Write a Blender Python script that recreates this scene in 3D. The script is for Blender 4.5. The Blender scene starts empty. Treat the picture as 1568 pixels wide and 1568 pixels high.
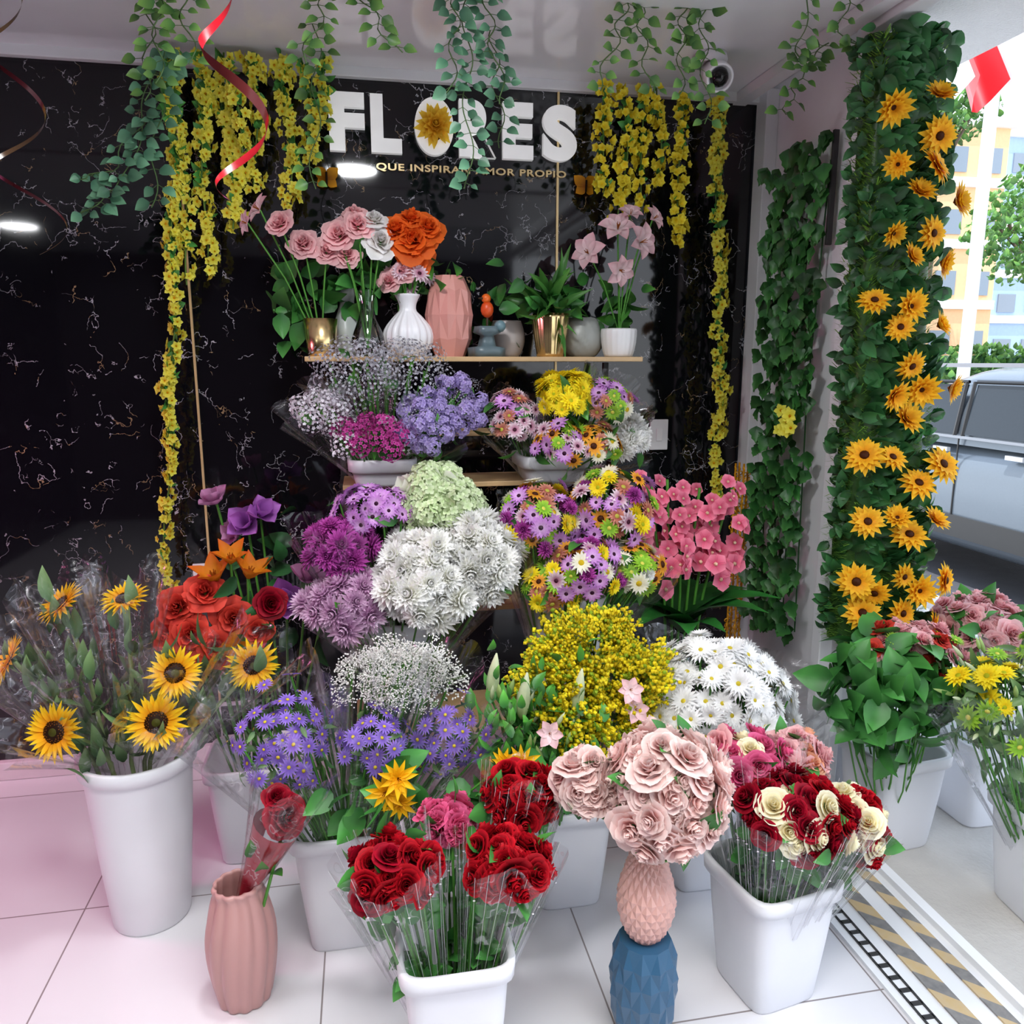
import bpy, math, random
import numpy as np
from mathutils import Vector, Matrix
R=random.Random(11)
NR=np.random.RandomState(5)
pi=math.pi
def H(h):
    v=[int(h[i:i+2],16)/255 for i in (0,2,4)]
    return np.array([x/12.92 if x<=.04045 else ((x+.055)/1.055)**2.4 for x in v])
# ---------------------------------------------------------------- materials
MAT=[];MI={}
def newmat(name):
    m=bpy.data.materials.new(name);m.use_nodes=True
    nt=m.node_tree;nt.nodes.clear()
    out=nt.nodes.new('ShaderNodeOutputMaterial')
    MI[name]=len(MAT);MAT.append(m)
    return m,nt,out
def nd(nt,t,**k):
    n=nt.nodes.new(t)
    for a,b in k.items():
        if a in n.inputs: n.inputs[a].default_value=b
        else: setattr(n,a,b)
    return n
def math_(nt,op,a,b=None,c=None):
    n=nt.nodes.new('ShaderNodeMath');n.operation=op
    for i,x in enumerate((a,b,c)):
        if x is None: continue
        if isinstance(x,(int,float)): n.inputs[i].default_value=x
        else: nt.links.new(x,n.inputs[i])
    return n.outputs[0]
def mixc(nt,f,a,b,mode='MIX'):
    n=nt.nodes.new('ShaderNodeMix');n.data_type='RGBA';n.blend_type=mode
    if isinstance(f,(int,float)): n.inputs[0].default_value=f
    else: nt.links.new(f,n.inputs[0])
    for i,x in ((6,a),(7,b)):
        if hasattr(x,'links'): nt.links.new(x,n.inputs[i])
        else: n.inputs[i].default_value=(x[0],x[1],x[2],1)
    return n.outputs[2]
def vcmat(name,rough=.6,trans=0.,spec=.3,metal=0.,noise=.15,nscale=60):
    m,nt,out=newmat(name)
    at=nd(nt,'ShaderNodeAttribute',attribute_name='Col')
    no=nd(nt,'ShaderNodeTexNoise',Scale=nscale,Detail=1.)
    g=nd(nt,'ShaderNodeNewGeometry');nt.links.new(g.outputs['Position'],no.inputs['Vector'])
    f=math_(nt,'MULTIPLY',no.outputs['Fac'],noise*2)
    f=math_(nt,'ADD',f,1-noise)
    cc=nt.nodes.new('ShaderNodeCombineColor')
    for i in range(3): nt.links.new(f,cc.inputs[i])
    c=mixc(nt,1.,at.outputs['Color'],cc.outputs[0],'MULTIPLY')
    p=nd(nt,'ShaderNodeBsdfPrincipled',Roughness=rough,Metallic=metal)
    p.inputs['Specular IOR Level'].default_value=spec
    nt.links.new(c,p.inputs['Base Color'])
    s=p.outputs[0]
    if trans>0:
        t=nd(nt,'ShaderNodeBsdfTranslucent');nt.links.new(c,t.inputs['Color'])
        mx=nd(nt,'ShaderNodeMixShader');mx.inputs[0].default_value=trans
        nt.links.new(s,mx.inputs[1]);nt.links.new(t.outputs[0],mx.inputs[2]);s=mx.outputs[0]
    nt.links.new(s,out.inputs[0]);return m
vcmat('petal',.55,.32,.2,noise=.1)
vcmat('leaf',.4,.12,.4,noise=.25,nscale=30)
vcmat('stem',.5,0,.4)
vcmat('ceramic',.35,0,.5,noise=.04,nscale=12)
vcmat('gold',.22,0,.5,metal=1.,noise=.06)
vcmat('satin',.25,.1,.6,noise=.08)
vcmat('plastic',.3,0,.5,noise=.04,nscale=8)
vcmat('carpaint',.2,0,.5,noise=.03,metal=.3)
vcmat('paint',.6,0,.3,noise=.06,nscale=5)
vcmat('darkglass',.08,0,.35,noise=.05)
def simple(name,col,rough=.5,metal=0,noise=.1,scale=10,bump=0,bscale=80,spec=.5,emit=0):
    m,nt,out=newmat(name)
    g=nd(nt,'ShaderNodeNewGeometry')
    no=nd(nt,'ShaderNodeTexNoise',Scale=scale,Detail=6.)
    nt.links.new(g.outputs['Position'],no.inputs['Vector'])
    c=mixc(nt,no.outputs['Fac'],[x*(1-noise) for x in col],[min(1,x*(1+noise)) for x in col])
    p=nd(nt,'ShaderNodeBsdfPrincipled',Roughness=rough,Metallic=metal)
    p.inputs['Specular IOR Level'].default_value=spec
    nt.links.new(c,p.inputs['Base Color'])
    if emit:
        nt.links.new(c,p.inputs['Emission Color']);p.inputs['Emission Strength'].default_value=emit
    if bump:
        n2=nd(nt,'ShaderNodeTexNoise',Scale=bscale,Detail=4.);nt.links.new(g.outputs['Position'],n2.inputs['Vector'])
        b=nd(nt,'ShaderNodeBump',Strength=bump,Distance=.01);nt.links.new(n2.outputs['Fac'],b.inputs['Height']);nt.links.new(b.outputs[0],p.inputs['Normal'])
    nt.links.new(p.outputs[0],out.inputs[0]);return m
simple('ceiling_pvc',(.82,.83,.86),.1,noise=.03)
simple('stucco',(.8,.8,.8),.9,noise=.06,bump=.8,bscale=120)
simple('white_wall',(.78,.78,.8),.5,noise=.05)
simple('white_metal',(.8,.81,.83),.3,noise=.03)
simple('shop_wall',(.05,.035,.04),.5)
simple('baseboard',(.8,.68,.73),.25)
simple('sidewalk',(.5,.48,.45),.9,noise=.25,scale=4,bump=.5,bscale=60)
simple('asphalt',(.09,.09,.1),.9,noise=.2,bump=.6,bscale=150)
simple('wood',(.6,.4,.2),.35,noise=.25,scale=14)
simple('sign_white',(.85,.85,.85),.4,noise=.02,emit=.3)
simple('sign_gold',(.8,.6,.3),.3,metal=.4,noise=.1)
simple('lamp',(.9,.97,1),.4,noise=.01,emit=9)
simple('neon',(1,.12,.4),.4,noise=.01,emit=6)
simple('orange_render',(.92,.55,.3),.8);simple('blue_render',(.38,.52,.74),.8)  # far wall colours paled and muted, distance haze mixed into the paint
simple('black_rubber',(.03,.03,.03),.6)
# hazard
m,nt,out=newmat('hazard')
g=nd(nt,'ShaderNodeNewGeometry');sp=nd(nt,'ShaderNodeSeparateXYZ');nt.links.new(g.outputs['Position'],sp.inputs[0])
s=math_(nt,'ADD',sp.outputs[0],sp.outputs[1]);s=math_(nt,'MULTIPLY',s,9.);s=math_(nt,'FRACT',s);s=math_(nt,'GREATER_THAN',s,.5)
no=nd(nt,'ShaderNodeTexNoise',Scale=50.);nt.links.new(g.outputs['Position'],no.inputs['Vector'])
c=mixc(nt,s,(.55,.38,.16),(.12,.12,.13));c=mixc(nt,math_(nt,'MULTIPLY',no.outputs['Fac'],.5),c,(.5,.47,.42))
p=nd(nt,'ShaderNodeBsdfPrincipled',Roughness=.5);nt.links.new(c,p.inputs['Base Color']);nt.links.new(p.outputs[0],out.inputs[0])
# floor tile
m,nt,out=newmat('tile')
g=nd(nt,'ShaderNodeNewGeometry');sp=nd(nt,'ShaderNodeSeparateXYZ');nt.links.new(g.outputs['Position'],sp.inputs[0])
def line(o,x0,w):
    s=math_(nt,'SUBTRACT',o,x0);s=math_(nt,'DIVIDE',s,.667);s=math_(nt,'ADD',s,.5);s=math_(nt,'FRACT',s);s=math_(nt,'SUBTRACT',s,.5);s=math_(nt,'ABSOLUTE',s);return math_(nt,'LESS_THAN',s,w)
gl=math_(nt,'MAXIMUM',line(sp.outputs[0],-.815,.0032),line(sp.outputs[1],2.13,.0032))
no=nd(nt,'ShaderNodeTexNoise',Scale=1.6,Detail=5.);nt.links.new(g.outputs['Position'],no.inputs['Vector'])
c=mixc(nt,no.outputs['Fac'],(.66,.65,.68),(.8,.79,.82));c=mixc(nt,gl,c,(.25,.22,.22))
p=nd(nt,'ShaderNodeBsdfPrincipled',Roughness=.16);nt.links.new(c,p.inputs['Base Color']);nt.links.new(math_(nt,'ADD',math_(nt,'MULTIPLY',gl,.5),.14),p.inputs['Roughness'])
nt.links.new(p.outputs[0],out.inputs[0])
# marble
m,nt,out=newmat('black_marble')
g=nd(nt,'ShaderNodeNewGeometry')
def nz(scale,detail=3.,off=0):
    n=nd(nt,'ShaderNodeTexNoise',Scale=scale,Detail=detail)
    v=nt.nodes.new('ShaderNodeVectorMath');v.operation='ADD';v.inputs[1].default_value=(off,off*1.7,off*.3);nt.links.new(g.outputs['Position'],v.inputs[0]);nt.links.new(v.outputs[0],n.inputs['Vector']);return n
dn=nz(12.,5.,3.)
vm=nt.nodes.new('ShaderNodeVectorMath');vm.operation='MULTIPLY_ADD';vm.inputs[1].default_value=(.2,.2,.2)
nt.links.new(dn.outputs['Color'],vm.inputs[0]);nt.links.new(g.outputs['Position'],vm.inputs[2])
vo=nd(nt,'ShaderNodeTexVoronoi',feature='DISTANCE_TO_EDGE',Scale=10.);nt.links.new(vm.outputs[0],vo.inputs['Vector'])
wn=nz(30.,2.,9.)
wd=math_(nt,'MULTIPLY',math_(nt,'SUBTRACT',wn.outputs['Fac'],.33),.042)
k=nz(13.,2.,1.);km=math_(nt,'GREATER_THAN',k.outputs['Fac'],.55)
v1=math_(nt,'MULTIPLY',math_(nt,'LESS_THAN',vo.outputs['Distance'],wd),km)
n2=nz(4.5,6.,12.);a2=math_(nt,'LESS_THAN',math_(nt,'ABSOLUTE',math_(nt,'SUBTRACT',n2.outputs['Fac'],.5)),.002)
k2=nz(7.,2.,17.);v2=math_(nt,'MULTIPLY',a2,math_(nt,'GREATER_THAN',k2.outputs['Fac'],.5))
tone=nz(14.,2.,20.)
vc=mixc(nt,math_(nt,'GREATER_THAN',tone.outputs['Fac'],.57),(.5,.5,.54),(.4,.28,.15))
fade=nz(3.,1.,31.);fd=math_(nt,'MULTIPLY',math_(nt,'ADD',fade.outputs['Fac'],.1),1.15)
v=math_(nt,'MULTIPLY',math_(nt,'MAXIMUM',v1,v2),math_(nt,'MINIMUM',fd,1.))
c=mixc(nt,v,(.004,.004,.006),vc)
p=nd(nt,'ShaderNodeBsdfPrincipled',Roughness=.05);p.inputs['Specular IOR Level'].default_value=.55
nt.links.new(c,p.inputs['Base Color']);nt.links.new(p.outputs[0],out.inputs[0])
# cellophane
m,nt,out=newmat('cellophane')
g=nd(nt,'ShaderNodeNewGeometry');no=nd(nt,'ShaderNodeTexNoise',Scale=14.,Detail=1.,Distortion=1.5);nt.links.new(g.outputs['Position'],no.inputs['Vector'])
a=math_(nt,'ABSOLUTE',math_(nt,'SUBTRACT',no.outputs['Fac'],.5));r=math_(nt,'LESS_THAN',a,.01)
lw=nd(nt,'ShaderNodeLayerWeight',Blend=.2)
f=math_(nt,'ADD',math_(nt,'MULTIPLY',r,.15),math_(nt,'ADD',math_(nt,'MULTIPLY',lw.outputs['Fresnel'],.32),.05))
b=nd(nt,'ShaderNodeBump',Strength=.55,Distance=.02);nt.links.new(no.outputs['Fac'],b.inputs['Height'])
gl=nd(nt,'ShaderNodeBsdfGlossy',Roughness=.22);gl.inputs['Color'].default_value=(.9,.9,.93,1);nt.links.new(b.outputs[0],gl.inputs['Normal'])
tr=nd(nt,'ShaderNodeBsdfTransparent');tr.inputs[0].default_value=(.98,.98,.985,1)
mx=nd(nt,'ShaderNodeMixShader');nt.links.new(f,mx.inputs[0]);nt.links.new(tr.outputs[0],mx.inputs[1]);nt.links.new(gl.outputs[0],mx.inputs[2]);nt.links.new(mx.outputs[0],out.inputs[0])
m,nt,out=newmat('clear_glass')
lw=nd(nt,'ShaderNodeLayerWeight',Blend=.4);gl=nd(nt,'ShaderNodeBsdfGlossy',Roughness=.03)
tr=nd(nt,'ShaderNodeBsdfTransparent');tr.inputs[0].default_value=(.85,.9,.9,1)
no=nd(nt,'ShaderNodeTexNoise',Scale=3.)
f=math_(nt,'ADD',lw.outputs['Fresnel'],math_(nt,'MULTIPLY',no.outputs['Fac'],.04))
mx=nd(nt,'ShaderNodeMixShader');nt.links.new(f,mx.inputs[0]);nt.links.new(tr.outputs[0],mx.inputs[1]);nt.links.new(gl.outputs[0],mx.inputs[2]);nt.links.new(mx.outputs[0],out.inputs[0])
# ---------------------------------------------------------------- mesh core
class P:
    def __init__(s,V,F,C,M): s.V=V;s.F=F;s.C=C;s.M=M
class MB:
    def __init__(s): s.V=[];s.F=[];s.C=[];s.M=[];s.n=0
    def add(s,p,loc=(0,0,0),rot=None,sc=1.,tint=None):
        V=p.V*sc
        if rot is not None: V=V@rot.T
        s.V.append(V+np.asarray(loc));s.F.append(p.F+s.n)
        s.C.append(p.C if tint is None else np.clip(p.C*tint,0,1));s.M.append(p.M);s.n+=len(V)
        return s
    def p(s): return P(np.concatenate(s.V),np.concatenate(s.F),np.concatenate(s.C),np.concatenate(s.M))
    def build(s,name,parent=None,smooth=True,bevel=0,loc=None):
        q=s.p();me=bpy.data.meshes.new(name)
        V=q.V
        origin=np.array([ (V[:,0].min()+V[:,0].max())/2,(V[:,1].min()+V[:,1].max())/2,V[:,2].min()])
        V=V-origin
        me.vertices.add(len(V));me.vertices.foreach_set('co',V.astype(np.float32).ravel())
        m=len(q.F);me.loops.add(4*m);me.loops.foreach_set('vertex_index',q.F.astype(np.int32).ravel())
        me.polygons.add(m);me.polygons.foreach_set('loop_start',np.arange(0,4*m,4,dtype=np.int32))
        me.polygons.foreach_set('loop_total',np.full(m,4,dtype=np.int32))
        us,inv=np.unique(q.M,return_inverse=True)
        for u in us: me.materials.append(MAT[u])
        me.polygons.foreach_set('material_index',inv.astype(np.int32).ravel())
        me.polygons.foreach_set('use_smooth',np.full(m,smooth,dtype=bool))
        me.update(calc_edges=True)
        ca=me.color_attributes.new('Col','FLOAT_COLOR','POINT')
        c4=np.ones((len(V),4),dtype=np.float32);c4[:,:3]=q.C;ca.data.foreach_set('color',c4.ravel())
        o=bpy.data.objects.new(name,me);bpy.context.collection.objects.link(o)
        o.location=origin
        if bevel:
            b=o.modifiers.new('bevel','BEVEL');b.width=bevel;b.segments=2;b.limit_method='ANGLE'
        if parent is not None:
            o.parent=parent;o.location=Vector(origin)-parent.location
        return o
def empty(name,loc=(0,0,0)):
    e=bpy.data.objects.new(name,None);e.location=loc;bpy.context.collection.objects.link(e);return e
def surf(fn,nu,nv,mat,col,cu=False):
    u=np.linspace(0,1,nu);v=np.linspace(0,1,nv);U,W=np.meshgrid(u,v,indexing='ij');U=U.ravel();W=W.ravel()
    V=np.stack(fn(U,W),1)
    i=np.arange(nu-1)[:,None]*nv+np.arange(nv-1)[None,:];i=i.ravel()
    F=np.stack([i,i+1,i+nv+1,i+nv],1)
    C=col(U,W) if callable(col) else np.tile(np.asarray(col,float),(len(V),1))
    return P(V,F,C,np.full(len(F),MI[mat]))
def box(cx,cy,cz,sx,sy,sz,mat='plastic',col=(1,1,1)):
    x,y,z=sx/2,sy/2,sz/2
    V=np.array([[a*x+cx,b*y+cy,c*z+cz] for c in(-1,1) for b in(-1,1) for a in(-1,1)],float)
    F=np.array([[0,2,3,1],[4,5,7,6],[0,1,5,4],[2,6,7,3],[0,4,6,2],[1,3,7,5]])
    return P(V,F,np.tile(np.asarray(col,float),(8,1)),np.full(6,MI[mat]))
def align(d,spin=0.):
    z=np.asarray(d,float);z=z/np.linalg.norm(z)
    a=np.array([0,0,1.]) if abs(z[2])<.95 else np.array([1.,0,0])
    x=np.cross(a,z);x/=np.linalg.norm(x);y=np.cross(z,x)
    c,s=math.cos(spin),math.sin(spin)
    return np.stack([x*c+y*s,-x*s+y*c,z],1)
def rz(a):
    c,s=math.cos(a),math.sin(a);return np.array([[c,-s,0],[s,c,0],[0,0,1.]])
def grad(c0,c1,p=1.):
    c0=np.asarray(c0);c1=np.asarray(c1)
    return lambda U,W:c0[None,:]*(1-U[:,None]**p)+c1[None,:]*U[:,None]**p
def petal(L=1,W=.3,lift=0.,curl=0.,cup=.3,c0=(1,1,1),c1=(1,1,1),nu=5,nv=3,pw=.6,mat='petal',base=.15,r0=0.,gp=1.,ruf=0.):
    def fn(U,V):
        w=W*(np.sin(pi*np.clip(U,0,1)**pw)*(1-base)+base*(1-U)+.02)
        ang=lift+curl*U
        am=lift+curl*U*.5
        y=r0+L*U*np.cos(am);z=L*U*np.sin(am)
        s=2*V-1
        nz=cup*w*s*s+ruf*np.sin(s*7+U*3)*U
        return s*w,y-nz*np.sin(ang),z+nz*np.cos(ang)
    return surf(fn,nu,nv,mat,grad(c0,c1,gp))
def ring(mb,p,n,off=0.,jit=.0,z=0.):
    for i in range(n):
        a=off+2*pi*i/n+R.uniform(-jit,jit);mb.add(p,(0,0,z),rz(a),R.uniform(.9,1.06),tint=R.uniform(.88,1.05))
def lathep(prof,n,mat,col,rf=None,sub=1):
    pr=np.array(prof,float)
    if sub>1:
        tt=np.linspace(0,len(pr)-1,(len(pr)-1)*sub+1)
        m=np.gradient(pr,axis=0);o=[]
        for x in tt:
            i=min(int(x),len(pr)-2);f=x-i
            o.append((2*f**3-3*f**2+1)*pr[i]+(f**3-2*f**2+f)*m[i]+(-2*f**3+3*f**2)*pr[i+1]+(f**3-f**2)*m[i+1])
        pr=np.array(o)
    t=np.linspace(0,1,len(pr))
    def fn(U,V):
        r=np.interp(U,t,pr[:,0]);z=np.interp(U,t,pr[:,1]);th=V*2*pi
        if rf is not None: r=r*rf(th,U)
        return r*np.cos(th),r*np.sin(th),z
    return surf(fn,len(pr),n+1,mat,col)
def ball(r,mat,col,n=6,m=8,sz=1.):
    def fn(U,V):
        ph=.02+(pi-.04)*U;th=2*pi*V;return r*np.sin(ph)*np.cos(th),r*np.sin(ph)*np.sin(th),-r*np.cos(ph)*sz
    return surf(fn,n,m+1,mat,col)
def tube(pts,r,mat,col,n=5):
    pts=np.array(pts,float);k=len(pts);rr=np.full(k,r) if np.isscalar(r) else np.array(r)
    T=np.gradient(pts,axis=0);T/=np.linalg.norm(T,axis=1)[:,None]+1e-9
    a=np.array([0,0,1.]) if abs(T[0][2])<.9 else np.array([1.,0,0])
    X=np.cross(a[None,:],T);X/=np.linalg.norm(X,axis=1)[:,None]+1e-9;Y=np.cross(T,X)
    th=2*pi*np.arange(n)/n
    V=(pts[:,None,:]+rr[:,None,None]*(X[:,None,:]*np.cos(th)[None,:,None]+Y[:,None,:]*np.sin(th)[None,:,None])).reshape(-1,3)
    F=[[i*n+j,i*n+(j+1)%n,(i+1)*n+(j+1)%n,(i+1)*n+j] for i in range(k-1) for j in range(n)]
    return P(V,np.array(F),np.tile(np.asarray(col,float),(len(V),1)),np.full(len(F),MI[mat]))
# ---------------------------------------------------------------- flower protos (unit radius, facing +z)
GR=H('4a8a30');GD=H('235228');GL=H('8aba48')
def daisy(n,W,c0,c1,cc,cr=.25,lift=.1,curl=-.2,layers=1,pw=.8,cz=.1):
    mb=MB()
    for k in range(layers):
        ring(mb,petal(1-.12*k,W,lift+.25*k,curl,.2,c0,c1,pw=pw),n,k*.3,.08)
    mb.add(ball(cr,'petal',cc,5,10,.45),(0,0,cz*.5));return mb.p()
def mum(c0,c1,layers=7,n=17,W=.15,core=None,curl=.75):
    mb=MB()
    for k in range(layers):
        f=k/(layers-1);L=1-.5*f
        ring(mb,petal(L,W*(1-.15*f),-.5+1.6*f,curl+.3*f,.7,c0,c1,nu=5,pw=1.15,base=.3),max(6,int(n-7*f)),k*.4,.14,z=.12)
    if core is not None: mb.add(ball(.2,'petal',core,4,7),(0,0,.3))
    return mb.p()
def rose(c0,c1,openn=1.,ruf=.05,gp=1.4):
    mb=MB()
    L=[(2,.1,.62,.0),(3,.2,.64,.04),(4,.32,.62,.12),(5,.46,.57,.28),(5,.6,.5,.5),(6,.74,.42,.8)]
    for k,(n,r,h,fl) in enumerate(L):
        fl*=openn
        for i in range(n):
            w1,w2=R.uniform(0,6),R.uniform(2,4)
            def fn(U,V,r=r,h=h,fl=fl,n=n):
                s=2*V-1;sp=(pi/n)*1.5
                hh=h*(1-.25*s**4)
                rad=r*(.25+.75*np.sin(U*pi/2)**.8)+fl*.45*U**3*(1-.35*s*s)+ruf*U*U*np.sin(w2*s+w1)
                z=hh*(U-.42*fl*U**4)-.07*k+ruf*.6*U*np.sin(w2*1.5*s+w1*2)
                th=s*sp+U*.15
                return rad*np.sin(th),rad*np.cos(th),z
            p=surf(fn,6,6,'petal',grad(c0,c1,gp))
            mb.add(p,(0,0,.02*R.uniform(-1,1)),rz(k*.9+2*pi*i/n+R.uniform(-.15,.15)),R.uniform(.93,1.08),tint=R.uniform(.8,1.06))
    for i in range(5): mb.add(petal(.55,.14,.2,.5,.3,GD,GR,mat='leaf'),(0,0,-.35),rz(i*1.256))
    return mb.p()
def sunflower():
    mb=MB()
    c0=H('f09a0c');c1=H('ffe02a')
    for k in range(3):
        ring(mb,petal(.7-.06*k,.1,.0+.2*k,-.1+.1*k,.35,c0,c1,pw=.85,r0=.32,base=.5),19,k*.12,.09,z=.02*k)
    mb.add(ball(.39,'petal',H('2a1508'),6,18,.3),(0,0,.03))
    mb.add(ball(.17,'petal',H('4a4a14'),5,12,.3),(0,0,.11))
    for i in range(46):
        a=i*2.4;r=.22+.16*(i/46);mb.add(ball(.03,'petal',H('7b4612'),3,4),(r*math.cos(a),r*math.sin(a),.03+.12*(1-(r/.45)**2)))
    ring(mb,petal(.5,.14,-.3,.1,.2,GD,GR,mat='leaf',r0=.1),9,0,.1,z=-.06)
    return mb.p()
def floret(c0,c1,n=5,W=.42,cc=None,lift=.25,pw=.95):
    mb=MB()
    ring(mb,petal(1,W,lift,-.2,.3,c0,c1,nu=4,pw=pw),n,0,.05)
    if cc is not None: mb.add(ball(.2,'petal',cc,3,5),(0,0,.1))
    return mb.p()
def lily(c0,c1,n=6,W=.28,lift=.75,curl=-.6,st=H('b5651d'),pw=.75):
    mb=MB();ring(mb,petal(1.1,W,lift,curl,.45,c0,c1,nu=7,nv=5,pw=pw,ruf=.02),n,0,.12)
    for i in range(5): mb.add(tube([(0,0,0),(.1*math.cos(i*1.25),.1*math.sin(i*1.25),.5)],.02,'petal',st,4))
    return mb.p()
def tulip(c0,c1):
    mb=MB();ring(mb,petal(1.2,.55,1.1,.2,.6,c0,c1,nu=7,nv=5,pw=1.4,r0=.1),3,0,.1);ring(mb,petal(1.25,.55,.6,.2,.5,c0,c1,nu=7,nv=5,pw=1.4,r0=.1,ruf=.05),4,.5,.15);return mb.p()
def bud(c0,c1):
    return lathep([(.02,0),(.12,.15),(.17,.5),(.13,.9),(.02,1.3)],7,'petal',grad(c0,c1),sub=2)
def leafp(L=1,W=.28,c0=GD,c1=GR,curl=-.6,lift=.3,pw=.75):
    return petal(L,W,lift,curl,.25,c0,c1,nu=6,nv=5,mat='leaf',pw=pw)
def cluster(fp,n,r=.75,fs=.45,flat=1.):
    mb=MB()
    for i in range(n):
        z=1-(i+.5)/n*1.3;a=i*2.39996;q=math.sqrt(max(0,1-z*z));d=np.array([q*math.cos(a),q*math.sin(a),z])
        mb.add(fp,d*r*np.array([1,1,flat])*R.uniform(.85,1.12),align(d+NR.normal(0,.3,3),R.uniform(0,6)),fs*R.uniform(.75,1.15),tint=R.uniform(.8,1.08))
    return mb.p()
WH=H('fdfcf8')
fl_white_mum=mum(H('fafae8'),H('ffffff'),W=.19,n=18);fl_mum_lilac=mum(H('bc78b4'),H('f2d2ec'));fl_mum_mag=mum(H('8a1a76'),H('d060c0'))
fl_daisyW=daisy(18,.13,H('f6f6f2'),H('ffffff'),H('d8c43a'),.18,layers=3,lift=.1)
fl_purp=daisy(16,.12,H('7450b8'),H('b090f0'),H('e8d040'),.17,layers=1)
fl_lil=daisy(13,.19,H('f0c8f0'),H('c880d8'),H('3a1030'),.22,layers=2)
fl_wmag=daisy(13,.19,H('b02a70'),H('fff4fa'),H('4a1a30'),.22,layers=2)
fl_yel=daisy(14,.19,H('f4cc00'),H('fff234'),H('b8c020'),.25,layers=3)
fl_grn=daisy(14,.16,H('6cae28'),H('b4e04a'),H('e8e060'),.22,layers=2)
fl_brz=daisy(13,.18,H('d07a20'),H('ffc040'),H('4a2410'),.3)
fl_rust=daisy(14,.16,H('a03028'),H('e0a088'),H('c8c050'),.25,layers=2)
fl_wyel=daisy(16,.16,H('fff8d0'),H('fffdf2'),H('e0c020'),.28,layers=2)
fl_sunf=sunflower()
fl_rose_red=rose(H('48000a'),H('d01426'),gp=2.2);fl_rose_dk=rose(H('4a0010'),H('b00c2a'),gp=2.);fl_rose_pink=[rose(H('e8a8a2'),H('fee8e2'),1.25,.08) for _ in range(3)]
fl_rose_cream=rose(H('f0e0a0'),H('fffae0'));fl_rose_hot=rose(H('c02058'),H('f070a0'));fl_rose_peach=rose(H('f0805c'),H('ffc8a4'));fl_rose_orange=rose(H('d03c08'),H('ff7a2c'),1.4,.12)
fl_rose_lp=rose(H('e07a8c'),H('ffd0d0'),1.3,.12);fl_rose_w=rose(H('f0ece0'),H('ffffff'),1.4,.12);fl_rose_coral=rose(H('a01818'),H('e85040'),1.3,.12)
fl_viol=floret(H('9a84cc'),H('d2c4f2'),4,.5,pw=1.5);fl_stat=floret(H('d8d0dc'),H('faf8fc'),5,.4);fl_mag=floret(H('981a6a'),H('d858b0'),5)
cl_viol=cluster(fl_viol,30,.8,.34);cl_stat=cluster(fl_stat,50,.85,.15);cl_mag=cluster(fl_mag,40,.85,.22);cl_greyl=cluster(floret(H('a8a8b0'),H('dadae4'),5),60,.9,.1)
fl_gar=floret(H('f2e428'),H('fffc70'),5,.4,H('e0a010'),.4,1.2)
fl_gar2=floret(H('f4d400'),H('fff658'),5,.42,None,.7,1.2)
fl_hydg=cluster(floret(H('c4dca0'),H('ecf6d4'),4,.5,pw=1.4),60,.85,.28)
fl_orch=floret(H('d03868'),H('fa94ac'),5,.6,H('f8e0c0'),.25,1.6)
fl_lilyp=lily(H('fcecec'),H('f4bcc6'),6,.4,.7,-.9,pw=1.05);fl_lily_o=lily(H('e8a020'),H('d8601c'),5,.3,.9,-.2)
fl_tul=tulip(H('7a3088'),H('cc84dc'));fl_tulp=tulip(H('8a4a78'),H('d8a0c8'));fl_tulw=tulip(H('e0ecc8'),H('fafcf0'))
fl_wrx=lily(H('fff0f0'),H('f4b8c4'),6,.34,.5,-.5,pw=1.)
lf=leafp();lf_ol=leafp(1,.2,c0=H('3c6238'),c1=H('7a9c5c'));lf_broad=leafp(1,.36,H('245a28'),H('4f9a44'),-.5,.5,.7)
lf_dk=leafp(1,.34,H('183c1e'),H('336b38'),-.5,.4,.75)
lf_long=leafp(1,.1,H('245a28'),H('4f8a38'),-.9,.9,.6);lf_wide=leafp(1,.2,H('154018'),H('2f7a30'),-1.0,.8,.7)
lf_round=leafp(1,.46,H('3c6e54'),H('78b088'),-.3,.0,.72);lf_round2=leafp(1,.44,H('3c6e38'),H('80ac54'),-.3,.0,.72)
def heart():
    def fn(U,V):
        s=2*V-1;w=.5*np.sin(pi*np.clip(U,.0,1)**.55)*(1+.25*np.cos(U*18))
        return s*w,U*1.0-.18*(1-U)*np.abs(s)*2,-.25*U*U+.12*s*s-.0
    return surf(fn,8,5,'leaf',grad(H('1c4c22'),H('44803c')))
lf_ivy=heart()
def gyp():
    mb=MB()
    for i in range(90):
        d=NR.normal(0,1,3);d[2]=abs(d[2]);d/=np.linalg.norm(d);r=R.uniform(.4,1.)
        mb.add(ball(.055,'petal',WH,3,4),d*r)
        if i%12==0: mb.add(tube([(0,0,-.3),d*r],.008,'stem',H('6a8a50'),3))
    return mb.p()
fl_gyp=gyp()
def sold():
    mb=MB()
    for i in range(10):
        a=i*2.4;t=.25+.75*R.random();d=np.array([math.cos(a)*.6*t,math.sin(a)*.6*t,.9]);e=d*R.uniform(.8,1.1)
        mb.add(tube([(0,0,-.2),e*.5,e],.012,'stem',H('7a9030'),3))
        for j in range(15):
            f=.3+.7*j/15;q=e*f+NR.normal(0,.07,3);mb.add(ball(.075,'petal',H('fbe62e') if R.random()<.75 else H('a8c434'),3,4),q,tint=R.uniform(.8,1.1))
    return mb.p()
fl_sol=sold()
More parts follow.
